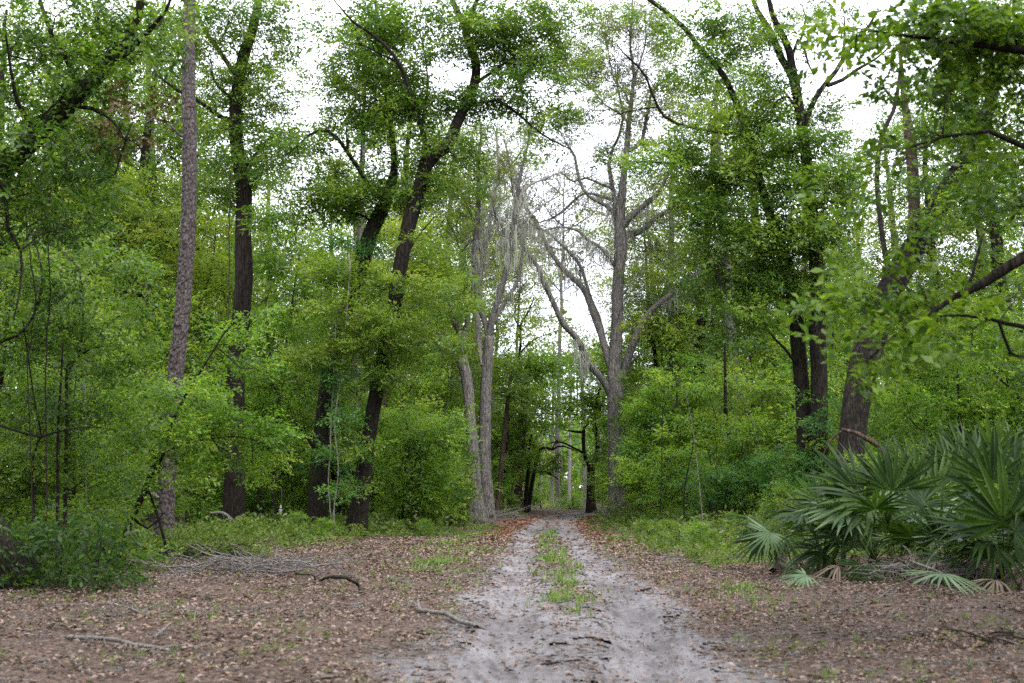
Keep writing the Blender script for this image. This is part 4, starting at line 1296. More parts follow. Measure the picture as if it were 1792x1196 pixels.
scatter(bg, bg_spots, 'tall')
# taller, thin-leaved crowns whose lace fills the sky between the front trees
lace = [proto_tree('background_tree', BG_LABEL, 'tree', BG_GROUP, 25, 5.5, .35, 'yellow', .13, .3, 'grey', 15),
        proto_tree('background_tree', BG_LABEL, 'tree', BG_GROUP, 27, 5.5, .4, 'mid', .13, .34, 'oak', 15),
        proto_tree('background_tree', BG_LABEL, 'tree', BG_GROUP, 23, 6.0, .66, 'sparse', .11, .13, 'greytwig', 14)]
scatter(lace, [(-20, 50, 1, .9), (90, 54, 0, .95), (190, 56, 1, .95), (270, 62, 0, 1.05), (345, 58, 1, .95), (620, 62, 0, .9), (690, 70, 1, 1.0), (760, 74, 0, 1.0), (640, 84, 1, 1.0), (820, 82, 0, 1.0),
               (895, 98, 2, 1.0), (830, 96, 0, 1.0), (1110, 104, 2, 1.1), (1175, 74, 0, .95), (1220, 66, 1, .9), (1290, 62, 0, .95), (1350, 70, 1, 1.0), (858, 84, 2, .9), (975, 105, 2, 1.3),  (1165, 92, 0, 1.05), (790, 88, 0, 1.15), (470, 84, 0, 1.0), (1400, 84, 0, 1.05), (1540, 84, 0, .95), (560, 92, 1, .95), (240, 74, 1, 1.1), (130, 66, 0, 1.05), (30, 60, 0, 1.0),
               (1600, 62, 0, .85), (1660, 56, 1, .85), (1740, 58, 0, .85), (1790, 50, 1, .85)], 'lofty')
us_spots = [
    (-30, 30, 1, .9), (60, 34, 0, .9), (130, 30, 1, .85), (190, 38, 3, 1.1), (240, 42, 1, 1.1), (60, 44, 1, 1.2), (340, 46, 0, 1.0), (385, 52, 1, 1.1), (455, 50, 0, 1.1), (490, 58, 1, 1.1), (520, 52, 2, .8),
    (590, 52, 1, 1.1), (690, 54, 0, 1.1), (735, 60, 1, 1.0), (700, 47, 2, 1.0), (745, 52, 3, 1.0), (775, 62, 0, .9), (800, 66, 2, 1.0), (880, 76, 1, .9), (860, 70, 2, .8), (895, 88, 0, .9),
    (1120, 72, 0, 1.1), (1150, 62, 1, 1.0), (1195, 54, 0, 1.05), (1240, 60, 1, 1.1), (1290, 52, 3, 1.2), (1330, 58, 1, 1.1), (1370, 50, 0, 1.0), (1270, 47, 2, .95), (1345, 46, 4, 1.0), (1200, 50, 2, .8),
    (1460, 50, 1, 1.1), (1520, 46, 0, 1.0), (1560, 42, 3, 1.0), (1610, 40, 1, .9), (1660, 36, 0, .85), (1700, 42, 3, 1.0), (1760, 36, 1, .9), (1820, 34, 0, .9), (1590, 36, 4, .9), (1740, 33, 4, 1.0),
    (1100, 90, 2, 1.0), (1085, 110, 0, .9), (935, 115, 2, 1.0), (990, 125, 4, 1.1), (1060, 118, 4, 1.0), (960, 140, 2, 1.0), (1020, 145, 2, 1.0)]
scatter(us, us_spots, 'young')
low = []
for i in range(26):
    low.append((rng.uniform(-60, 800), rng.uniform(48, 74), [2, 4][i % 2], rng.uniform(.6, .95)))
for i in range(16):
    low.append((rng.uniform(1120, 1850), rng.uniform(50, 74), [2, 4][i % 2], rng.uniform(.6, .95)))
low += [(-20, 29, 4, .9), (660, 52, 4, .6), (470, 54, 4, .6), (1560, 30, 4, .7), (1640, 29, 4, .6), (1720, 28, 4, .7), (1790, 27, 4, .8), (1460, 38, 4, .7), (1390, 38, 4, .6)]
scatter(us, low, 'young')
small = [(rng.uniform(1075, 1330), rng.uniform(27, 50), rng.uniform(.12, .24)) for _ in range(26)] + [(rng.uniform(230, 770), rng.uniform(36, 46), rng.uniform(.1, .2)) for _ in range(30)]
for px, Y, sc in small:
    x = P(px, 855, Y)[0]
    if float(cover_edge(np.array(x), np.array(Y))) < .3:
        continue
    side = 'left' if px < 900 else 'right'
    o = copy_tree(us[4 if rng.random() < .6 else 2], (x, Y, tz(x, Y) - .03), rng.uniform(0, 6.28), sc, 'knee-high leafy plant on the %s verge' % side, 'small leafy plants on the %s verge' % side)
    o.name = 'verge_plant'
    o['category'] = 'plant'
# trees of the same wood standing beside and behind the viewer
for x, y, k, sc in [(-13, 9, 0, .9), (-14, 15, 1, .85), (-12, 8.5, 3, .8), (11.5, 12.5, 1, .85), (-19, 22, 0, 1), (2.5, -7, 1, .9), (-3, -9, 2, 1), (12.5, 4, 2, .9), (-7.5, -5, 1, .9), (7, -6, 0, .9), (-15, 0, 2, 1), (16, -4, 1, 1), (0, -13, 3, 1.1), (-20, 15, 3, 1.0), (19, 11, 3, 1.0), (-10, -14, 0, 1), (11, -15, 2, 1)]:
    o = copy_tree(bg[k], (x, y, tz(x, y) - .05), rng.uniform(0, 6.28), sc, 'tall leafy tree beside the clearing, outside the picture', 'tall trees around the viewer')


# the wood goes on behind: one far mass of leaves
def far_wood():
    lv = Leaves()
    lib = [make_spray(14, rng, leaf=.3, aspect=.5, flat=.7) for _ in range(6)]
    n = 3000
    y = rng.uniform(125, 175, n)
    x = rng.uniform(-1, 1, n) * y * .55
    px = 896 + x / y * F
    H = np.where((px > 925) & (px < 1085), 9.0 + 2 * sn(x * .3, y * .1), 11 + 4 * sn(x * .12, y * .1))
    z = rng.random(n) ** .8 * H
    lv.stamp(np.stack([x, y, z], -1), rng.uniform(0, 6.28, n), rng.normal(size=n) * .4, rng.normal(size=n) * .6, rng.uniform(2.2, 3.6, n), .5 + rng.normal(size=n) * .2 + .2 * sn(x * .2, z * .4), lib)
    o = link('distant_woods', lv.mesh('distant_woods', LM['bright'], (0, 0, 0)))
    o['kind'] = 'stuff'
    o['label'] = 'far mass of green leaves closing off the woods'
    o['category'] = 'woods'


far_wood()


def bare_sapling(px, Y, H, label, group):
    x = P(px, 855, Y)[0]
    o = np.array([x, Y, tz(x, Y)])
    root = thing('bare_sapling', label, 'sapling', o, group)
    lx, ly = rng.normal() * .14 * H, rng.normal() * .1 * H
    r = rng.uniform(.014, .03)
    pl = resample([[0, 0, -.1, r], [lx * .2 + rng.normal() * .08, ly * .3, H * .35, r * .85], [lx * .6 + rng.normal() * .12, ly * .7, H * .7, r * .6], [lx, ly, H, r * .2]], .3)
    g = Geo()
    g.add(*tube(pl, 6))
    link('stem', g.mesh('stem', BM['twig' if rng.random() < .65 else 'greytwig'], (0, 0, 0)), root)
    g = Geo()
    for q in range(9):
        b = pl[rng.integers(len(pl) // 4, len(pl)), :3]
        a = rng.uniform(0, 6.28)
        l_ = H * rng.uniform(.1, .28)
        e = b + np.array([math.cos(a), math.sin(a), rng.uniform(.1, .9)]) * l_
        g.add(*tube(resample([np.r_[b, r * .4], np.r_[(b + e) / 2 + np.array([0, 0, .1 * l_]), r * .3], np.r_[e, r * .12]], .3), 4))
    link('twigs', g.mesh('twigs', BM['twig'], (0, 0, 0)), root)


for i in range(34):
    lf = i < 20
    px = rng.uniform(10, 800) if lf else rng.uniform(1120, 1780)
    side = 'left' if lf else 'right'
    bare_sapling(px, rng.uniform(26 if px < 220 else 46, 60) if lf else rng.uniform(40, 56), rng.uniform(2.5, 7), 'thin bare sapling stem among the leaves %s of the track' % side, 'thin bare saplings %s of the track' % side)


# slim pines at the track's end; pale bark stands in for haze and skylight
def far_pine(px, Y, w, top, lab):
    x = P(px, 880, Y)[0]
    o = np.array([x, Y, tz(x, Y)])
    root = thing('pine_tree', lab, 'tree', o, 'slim pale pines in the clearing at the end of the track')
    r = w * .5 * Y / F
    H = P(px, top, Y)[2]
    ln = rng.normal() * .3
    g = Geo()
    g.add(*tube(resample([[0, 0, -.3, r * 1.15], [ln * .3, 0, H * .4, r], [ln, 0, H, r * .6]], .8), 9, .06, px, .2))
    link('trunk', g.mesh('trunk', BM['pale'], (0, 0, 0)), root)
    lv, tg = Leaves(), []
    for q in range(5):
        a = q * 2.4
        c = np.array([ln + math.cos(a) * 1.4, math.sin(a) * 1.4, H * (.82 + .05 * q)])
        fill_blob(lv, tg, c, (1.5, 1.5, .9), .35, .28, np.array([ln, 0, H * .8 + q * .3]))
    cr = link('crown', lv.mesh('crown', LM['mid'], (0, 0, 0)), root)
    g = Geo()
    twig_tubes(g, tg)
    link('twigs', g.mesh('twigs', BM['twig'], (0, 0, 0)), cr)


FP = 'slim pale pine trunk in the bright clearing beyond the far forked tree'
for px, Y, w in [(947, 118, 4), (957, 128, 3.6), (966, 112, 5.5), (972, 150, 3), (984, 135, 4), (996, 122, 5), (1001, 148, 3), (1012, 138, 3.4), (1024, 110, 7), (1049, 132, 4), (1056, 146, 3.4), (1062, 124, 4.4), (936, 135, 3.4), (1068, 140, 3.4)]:
    far_pine(px, Y, w, 610 + rng.uniform(-25, 25), FP)


# ------------------------------------------------------------------ named shrubs and saplings, each in its place
def shrub(name, label, Y, base, blobs, mat, leaf=.08, cover=1.6, stems=None, bark='twig', cat='shrub', droop=.1, tint0=.45, lib=None, twig='twig', clump=.46, group=None):
    t = Tree(name, label, Y, base, cat, group, bark, twig)
    for i, sl in enumerate(stems or []):
        t.stem(sl, 'trunk' if i == 0 else 'stem', k=float(rng.uniform(-.25, .25)) if i else 0, sides=8, relief=.05, flare=.2 if i == 0 else 0, step=.2)
    if not stems:
        for b in blobs[:3]:
            t.stem([(base[0] + rng.uniform(-8, 8), base[1], 5), ((base[0] + b[0]) / 2, (base[1] + b[1]) / 2, 4), (b[0], b[1], 2)], 'stem', 0, 6, 0, 0, step=.25)
    t.crown(blobs, mat, leaf, cover, droop=droop, tint0=tint0, lib=lib, clump=clump)
    return t


shrub('young_oak', 'bright green sapling on a thin leaning stem in front of the pine', 27, (222, 985),
      [(300, 690, 70, 35, 1.5), (360, 640, 55, 32, .9), (420, 580, 45, 30, 1.0), (450, 645, 40, 26, .8), (330, 760, 75, 35, 1.6), (410, 740, 60, 32, 1.5), (465, 775, 45, 32, 1.7), (440, 810, 45, 22, 1.2), (260, 760, 60, 40, 1.5),
       (380, 800, 55, 28, 1.2), (440, 560, 40, 28, 1.0), (230, 700, 60, 40, 1.2), (290, 815, 60, 30, 1.2)],
      'bright', .075, 1.4, [[(205, 985, 15), (215, 950, 13), (232, 905, 12), (252, 862, 11), (262, 835, 10), (275, 800, 7)],
                            [(262, 835, 6), (284, 800, 5.5), (300, 745, 5), (322, 697, 4.5), (345, 660, 4), (370, 620, 3.4), (395, 580, 2.4), (420, 560, 1.6)],
                            [(290, 790, 4), (330, 775, 3.4), (370, 768, 2.8), (420, 765, 2), (460, 775, 1.4)],
                            [(255, 850, 5), (270, 885, 4), (282, 925, 5), (290, 955, 5), (294, 985, 4)],
                            [(232, 905, 5), (258, 925, 4), (285, 900, 2)]], bark='oak', cat='young tree')
shrub('sapling_thicket', 'dark twiggy sapling with forked thin stems at the left, above the low dark shrub', 24, (110, 985),
      [(60, 500, 60, 50, 1.0), (130, 520, 60, 50, 1.1), (190, 470, 55, 45, 1.0), (200, 560, 60, 50, 1.1), (60, 600, 65, 55, 1.2), (140, 620, 60, 50, 1.0), (210, 640, 55, 45, 1.1), (40, 700, 60, 55, 1.1), (120, 720, 60, 50, 1.0),
       (190, 750, 55, 45, 1.0), (70, 800, 65, 45, 1.1), (150, 840, 55, 40, .9), (20, 470, 50, 50, 1.1), (110, 440, 60, 40, 1.0), (200, 840, 45, 35, .9)],
      'dark', .07, 1.2, [[(112, 985, 10), (114, 900, 8), (115, 820, 7), (117, 730, 6), (116, 660, 5.5)], [(116, 655, 5), (135, 625, 4.5), (160, 610, 3.5), (200, 605, 2.5), (225, 620, 1.5)],
                         [(116, 660, 5), (118, 640, 4), (140, 615, 4.4), (145, 560, 4), (146, 520, 3.4), (138, 470, 2.4)], [(100, 985, 7), (101, 880, 6), (102, 740, 5), (106, 680, 4), (110, 600, 3)],
                         [(0, 600, 5), (30, 588, 4.5), (55, 560, 4.4), (70, 520, 4), (74, 480, 3.5), (66, 440, 3), (55, 400, 2)], [(0, 745, 4), (40, 758, 4), (70, 765, 4), (100, 756, 3.4), (140, 748, 2.6)],
                         [(60, 985, 6), (58, 800, 5), (72, 765, 4), (60, 700, 3), (40, 560, 2.5)]], bark='twig', cat='young tree')
shrub('low_shrub', 'low dark broad-leaved shrub at the lower left corner', 19.5, (90, 1055),
      [(40, 1000, 60, 40, 1.6), (110, 990, 55, 40, 1.6), (170, 1000, 45, 40, 1.3), (80, 1030, 65, 32, 1.5), (20, 950, 50, 40, 1.2), (150, 940, 45, 38, 1.1), (10, 1040, 40, 30, 1.4), (180, 920, 35, 35, 1.0), (95, 930, 45, 35, .8), (150, 1035, 40, 25, 1.0)],
      'dark', .085, 1.4, tint0=.08)  # leaf tint pulled down to paint in the shade of this corner
shrub('low_shrub', 'lighter leafy shrub between the dark corner shrub and the pine', 25, (185, 985),
      [(165, 885, 35, 26, 1.4), (200, 960, 40, 30, 1.3), (240, 955, 35, 28, 1.2), (150, 960, 35, 30, 1.0), (235, 915, 30, 30, .8)], 'mid', .075, 1.2)
shrub('leafy_shrub', 'bright leafy shrub behind the pine, left of the upright oak', 50, (350, 925),
      [(350, 560, 55, 50, 1.4), (300, 480, 55, 50, 1.3), (250, 560, 60, 50, 1.3), (260, 640, 55, 45, 1.3), (380, 480, 45, 45, 1.2), (220, 420, 55, 50, 1.2), (280, 390, 55, 40, 1.1), (370, 410, 40, 40, 1.0), (200, 350, 50, 40, 1.0), (270, 310, 50, 40, .9), (380, 620, 45, 45, 1.3)],
      'yellow', .1, 1.3, [[(330, 925, 8), (320, 800, 8), (300, 650, 7), (270, 540, 5), (255, 440, 4), (250, 350, 3)], [(300, 650, 5), (340, 560, 4), (370, 470, 3), (378, 400, 2)], [(280, 580, 4), (230, 470, 3), (205, 390, 2)]], bark='oak', cat='tree')
shrub('leafy_shrub', 'light green bush hanging between the upright oak and the first leaning oak', 49, (480, 925),
      [(470, 560, 50, 40, 1.3), (510, 620, 45, 45, 1.3), (480, 690, 45, 45, 1.3), (520, 540, 45, 40, 1.1), (530, 470, 50, 45, 1.1), (470, 470, 45, 45, 1.1), (500, 400, 50, 40, 1.0), (470, 630, 40, 40, 1.2), (545, 400, 45, 40, 1.0)],
      'bright', .1, 1.3, [[(478, 925, 7), (480, 820, 6), (490, 700, 5), (505, 580, 4), (520, 470, 3), (530, 420, 2)], [(488, 720, 4), (470, 600, 3), (465, 520, 2)]], cat='tree')
shrub('bush', 'pale green rounded bush right of the leaning oaks by the litter edge', 46, (730, 932),
      [(705, 800, 45, 40, 1.4), (735, 770, 45, 38, 1.5), (710, 740, 40, 38, 1.3), (745, 830, 48, 36, 1.4), (710, 860, 40, 30, 1.1), (770, 865, 38, 30, 1.1)],
      'bright', .085, 1.4)
shrub('bush', 'dark feathery bush at the foot of the twin grey stems', 54, (785, 922),
      [(780, 850, 38, 35, 1.5), (800, 890, 32, 25, 1.4), (760, 890, 38, 26, 1.4), (790, 810, 32, 30, 1.2), (810, 860, 24, 30, 1.1)], 'mid', .09, 1.4)
shrub('vine', 'leafy vine wrapped round the foot of the leaning oaks', 40, (590, 945),
      [(590, 720, 24, 40, .9), (604, 790, 26, 40, 1.0), (600, 850, 22, 35, .8), (592, 660, 30, 36, 1.0), (575, 640, 24, 30, .7)], 'blue', .08, 1.2,
      [[(590, 945, 3), (584, 900, 2.6), (592, 820, 2.4), (586, 740, 2.2), (598, 650, 2), (606, 560, 1.8), (612, 480, 1.4), (618, 420, 1)]], bark='pale', twig='greytwig', cat='vine')
shrub('young_tree', 'bright rounded young tree just right of the bare grey tree', 56, (1180, 922),
      [(1170, 700, 45, 38, 1.6), (1210, 680, 40, 35, 1.3), (1140, 720, 40, 35, 1.4), (1190, 750, 55, 38, 1.7), (1140, 790, 42, 40, 1.6), (1220, 790, 50, 38, 1.6), (1170, 830, 50, 38, 1.5), (1120, 840, 35, 35, 1.3), (1185, 640, 36, 30, 1.1), (1230, 730, 35, 35, 1.2)],
      'bright', .09, 1.5, [[(1180, 922, 6), (1178, 850, 5), (1182, 780, 4.4), (1186, 700, 3), (1190, 640, 2)]], cat='young tree')
shrub('bush', 'spreading bluish green bush at the right verge, left of the palmettos', 45, (1260, 932),
      [(1230, 850, 42, 26, 1.3), (1275, 835, 40, 30, 1.3), (1305, 865, 38, 26, 1.2), (1240, 885, 42, 20, 1.0), (1315, 820, 35, 30, 1.0)], 'blue', .085, 1.4)
shrub('slim_tree', 'slim dark stem with small side branches standing before the twin dark oaks', 49, (1282, 925),
      [(1270, 640, 35, 40, .5), (1300, 690, 30, 35, .6), (1255, 720, 30, 35, .5), (1290, 780, 30, 30, .6)], 'mid', .085, .6,
      [[(1284, 925, 10), (1282, 840, 9), (1278, 780, 8), (1270, 720, 7), (1269, 660, 5), (1268, 600, 4), (1264, 540, 2)]], bark='oak', cat='tree')
shrub('slim_tree', 'slim dark trunk rising behind the bright young tree right of the bare tree', 72, (1160, 905),
      [(1130, 560, 40, 35, 1.0), (1160, 520, 45, 35, .9), (1125, 500, 40, 40, .8), (1165, 590, 35, 30, .9), (1130, 430, 40, 35, .7)], 'mid', .1, 1.0,
      [[(1165, 905, 11), (1160, 780, 10), (1152, 680, 9), (1146, 620, 8), (1138, 570, 7.5), (1134, 510, 6), (1130, 450, 4), (1127, 400, 3)]], bark='oak', cat='tree')
shrub('leafy_shrub', 'bright yellow-green thicket tree at the right edge above the palmettos', 33, (1680, 985),
      [(1600, 640, 60, 45, 1.3), (1660, 610, 60, 45, 1.3), (1730, 640, 60, 45, 1.3), (1640, 700, 65, 45, 1.5), (1710, 720, 65, 45, 1.5), (1580, 720, 50, 45, 1.3), (1770, 700, 50, 50, 1.4), (1560, 790, 45, 40, 1.2), (1620, 780, 55, 35, 1.3), (1780, 600, 40, 50, 1.2), (1690, 560, 50, 35, .9), (1770, 770, 40, 40, 1.2)],
      'bright', .08, 1.4, [[(1690, 985, 9), (1685, 850, 8), (1680, 740, 6), (1675, 650, 4), (1668, 590, 3)], [(1683, 800, 5), (1720, 720, 4), (1750, 650, 3)], [(1792, 730, 7), (1780, 690, 6), (1755, 668, 5), (1720, 630, 4), (1700, 600, 3)]], cat='tree')
shrub('leafy_shrub', 'small yellowish shrub low among the palmettos behind the curved bare branch', 29, (1580, 990),
      [(1570, 850, 35, 30, 1.1), (1530, 830, 30, 30, .9), (1620, 800, 35, 30, 1.0)], 'yellow', .075, 1.0)
shrub('bush', 'wispy low brush at the foot of the bare grey tree', 60, (1078, 925),
      [(1075, 900, 30, 20, 1.0), (1050, 912, 25, 13, .9), (1110, 905, 25, 18, 1.1), (1095, 880, 20, 20, .8)], 'cover', .09, 1.0)
shrub('bush', 'pale bush in the light at the very end of the track', 98, (950, 900),
      [(945, 882, 16, 10, 1.5), (958, 888, 14, 8, 1.2), (935, 888, 10, 8, 1.2)], 'bright', .13, 1.4)
shrub('bush', 'rounded green bush left of the far forked tree', 96, (1002, 900),
      [(1003, 872, 14, 16, 1.6), (995, 884, 14, 10, 1.4), (1012, 886, 12, 10, 1.4), (985, 888, 10, 6, 1.2)], 'bright', .13, 1.4)


# ------------------------------------------------------------------ low growth over the forest floor
SPR_LOW = [make_spray(16, rng, leaf=.26, aspect=.46, flat=.6) for _ in range(8)]


def low_plants(n, y0, y1, mat, name, label, size, hgt, dens, tint0):
    x, y = ground_points(n, y0, y1, 1.6)
    e = cover_edge(x, y)
    k = rng.random(n) < dens(x, y, e)
    x, y, e = x[k], y[k], e[k]
    n = len(x)
    h = np.clip(.04 + hgt * np.clip(e, 0, 5) / 3 * (.6 + .6 * fn(x * .5, y * .5, 66)), .03, np.where(x > 0, .7, .4)) * rng.random(n)
    pos = np.stack([x, y, terrain(x, y) + .02 + h], -1)
    lv = Leaves()
    lv.stamp(pos, rng.uniform(0, 6.28, n), rng.normal(size=n) * .4 + .25, rng.normal(size=n) * .5, size * rng.uniform(.6, 1.3, n) * (1 + np.clip(y - 25, 0, 60) / 60), tint0 + rng.normal(size=n) * .12, SPR_LOW)
    o = link(name, lv.mesh(name, LM[mat], (0, 0, 0)))
    o['kind'] = 'stuff'
    o['label'] = label
    o['category'] = 'ground cover'


low_plants(40000, 19, 62, 'cover', 'ground_cover', 'low yellow-green leafy plants covering both verges under the trees', .42, .75,
           lambda x, y, e: (e < np.where(x > 2, 5, 7)) * np.clip(e * 1.2 + .1, 0, 1) * np.clip(.4 + 1.25 * fn(x * .9, y * .9, 70), .03, 1), .45)
low_plants(24000, 8, 34, 'cover', 'seedlings', 'scattered small green seedlings coming up through the fallen leaves', .13, 0.0,
           lambda x, y, e: .3 * np.clip(fn(x * .8, y * .8, 73) + .2, 0, 1) * (sand_mask(x, y) < -.1), .5)


def twig_litter(n):
    x, y = ground_points(n, 8, 30, 1.4)
    k = (sand_mask(x, y) < .05) & (rng.random(n) < np.clip(.35 + .9 * fn(x * .6, y * .6, 95), .05, 1))
    g = Geo()
    for px_, py_ in zip(x[k], y[k]):
        a, l_ = rng.uniform(0, 6.28), rng.uniform(.1, .45)
        q = []
        for tt in (0, .5, 1):
            ax, ay = px_ + math.cos(a) * l_ * (tt - .5) + rng.normal() * .015, py_ + math.sin(a) * l_ * (tt - .5) + rng.normal() * .015
            q.append([ax, ay, tz(ax, ay) + .045 + rng.random() * .03, .006 * (1.1 - .5 * tt)])
        g.add(*tube(np.array(q), 4))
    o = link('twig_litter', g.mesh('twig_litter', BM['greytwig'], (0, 0, 0)))
    o['kind'] = 'stuff'
    o['label'] = 'small grey twigs strewn through the fallen leaves'
    o['category'] = 'twigs'


twig_litter(4200)


def grass(n, y0, y1, name, label, dens, hgt):
    x, y = ground_points(n, y0, y1, 1.4)
    k = rng.random(n) < dens(x, y)
    x, y = x[k], y[k]
    m = 5
    x = np.repeat(x, m) + rng.normal(size=len(x) * m) * .035
    y = np.repeat(y, m) + rng.normal(size=len(y) * m) * .035
    n = len(x)
    a = rng.uniform(0, 6.28, n)
    h = hgt * rng.uniform(.35, 1.2, n)
    w = (.004 + .00018 * y)[:, None]
    s = np.stack([np.cos(a), np.sin(a), 0 * a], -1)
    ln = np.stack([np.cos(a + 1.2), np.sin(a + 1.2), 0 * a], -1) * (h * rng.uniform(.1, .9, n))[:, None]
    b = np.stack([x, y, terrain(x, y) + .005], -1)
    up = np.stack([0 * h, 0 * h, h], -1)
    md = b + ln * .35 + up * .6
    tp = b + ln + up * rng.uniform(.75, 1, n)[:, None]
    V = np.stack([b - s * w, b + s * w, md + s * w * .8, tp, md - s * w * .8], 1).reshape(-1, 3)
    i = np.arange(n)[:, None] * 5
    Qd = np.hstack([i, i + 1, i + 2, i + 4])
    Td = np.hstack([i + 4, i + 2, i + 3])
    tt = np.clip(.45 + rng.normal(size=n) * .22, 0, 1)
    o = link(name, mesh_np(name, V, [Qd, Td], LM['grass'], np.concatenate([tt, tt])))
    o['kind'] = 'stuff'
    o['label'] = label
    o['category'] = 'grass'


def d_strip(x, y):
    xl, xr = track_x(TL, y), track_x(TR, y)
    u = (x - xl) / (xr - xl)
    b = np.exp(-((u - .5 - .05 * np.sin(y)) / .2) ** 2) * np.clip((y - 15.8) / 2.0, 0, 1) * np.clip((52 - y) / 10, 0, 1)
    return b * np.clip(.35 + 1.5 * fn(x * 1.6, y * 1.1, 80), 0, 1)


def d_verge(x, y):
    o = off_track(x, y)
    b = np.exp(-((o + 2.6 + .02 * (y - 30)) / .7) ** 2) * np.clip((y - 19) / 6, 0, 1) * .8
    b = b + np.exp(-((o - 2.9) / .45) ** 2) * np.exp(-((y - 19.5) / 1.6) ** 2) * 1.0
    b = b + np.exp(-((o - 2.3) / .6) ** 2) * np.clip((y - 30) / 8, 0, 1) * .5
    return np.clip(b * np.clip(.4 + 1.5 * fn(x * .9, y * .7, 84), 0, 1) + .012 * (sand_mask(x, y) < -.2) * (fn(x, y, 86) > .1), 0, 1)


grass(60000, 14, 55, 'grass_strip', 'bright grass growing in the middle strip between the two ruts', d_strip, .17)
grass(60000, 9, 55, 'verge_grass', 'patches of short grass along the edges of the track', d_verge, .14)

# ------------------------------------------------------------------ saw palmettos
def fan_mesh(name, mat, n=26, spread=4.3, split=.42, droop=.18, seed=0, wild=.06, fold=.25, miss=0.0):
    """palm fan of unit length around +X, normal +Z: pleated blades joined near the hub"""
    r = np.random.default_rng(seed)
    V, Qs, tt = [], [], []
    da = spread / n
    for i in range(n):
        if r.random() < miss:
            continue
        a = -spread / 2 + (i + .5) * da + r.normal() * wild * .4
        ln = (.72 + .28 * math.cos(a * .55)) * r.uniform(.88, 1.08)
        dr = droop * r.uniform(.5, 1.6)
        tw = r.normal() * wild
        t0 = r.uniform(.15, .85)
        ca, sa = math.cos(a), math.sin(a)
        base = len(V)
        for rad, wf in ((.015, .9), (split * .5, .98), (split, .92), (.72, .62), (1.0, .06)):
            q = rad * ln
            w = math.tan(da / 2) * min(rad, split + (rad - split) * .12) * ln * wf / .95 if rad <= split else math.tan(da / 2) * split * ln * wf * 1.05
            aa = a + tw * rad * rad
            cx, cy_ = math.cos(aa) * q, math.sin(aa) * q
            z = -dr * rad ** 2.2 * ln
            px_, py_ = -math.sin(aa) * w, math.cos(aa) * w
            up = fold * w
            V += [(cx - px_, cy_ - py_, z + up), (cx, cy_, z - up), (cx + px_, cy_ + py_, z + up)]
        for k in range(4):
            b = base + k * 3
            Qs += [(b, b + 1, b + 4, b + 3), (b + 1, b + 2, b + 5, b + 4)]
            t = t0 + r.uniform(-.12, .12)
            tt += [t - .1, t + .1]
    return mesh_np(name, np.array(V), np.array(Qs), LM[mat], np.array(tt))


FAN = {'g': [fan_mesh('frond', 'palm', 17 + s, 4.0 - .2 * s, .46, .1 + .08 * s, s, .05 + .03 * s, .3) for s in range(4)] + [fan_mesh('frond', 'palm', 15, 3.2, .36, .4, 7, .16, miss=.08), fan_mesh('frond', 'palm', 16, 3.6, .4, .5, 8, .12)],
       'p': [fan_mesh('frond', 'palmpale', 16, 3.8, .3, .2, 11, .1), fan_mesh('frond', 'palmpale', 17, 4.0, .5, .12, 12)],
       'd': [fan_mesh('frond', 'palmdead', 15, 2.6, .3, .5, 21, .22, miss=.15), fan_mesh('frond', 'palmdead', 14, 2.2, .25, .7, 22, .3, miss=.15)]}
STALK = LM['palm']


def orient(ob, pos, axis, normal, size):
    x = Vector(axis).normalized()
    z = Vector(normal)
    z = (z - x * z.dot(x)).normalized()
    y = z.cross(x)
    from mathutils import Matrix
    m = Matrix(((x.x, y.x, z.x, pos[0]), (x.y, y.y, z.y, pos[1]), (x.z, y.z, z.z, pos[2]), (0, 0, 0, 1)))
    ob.matrix_world = m @ Matrix.Scale(size, 4)


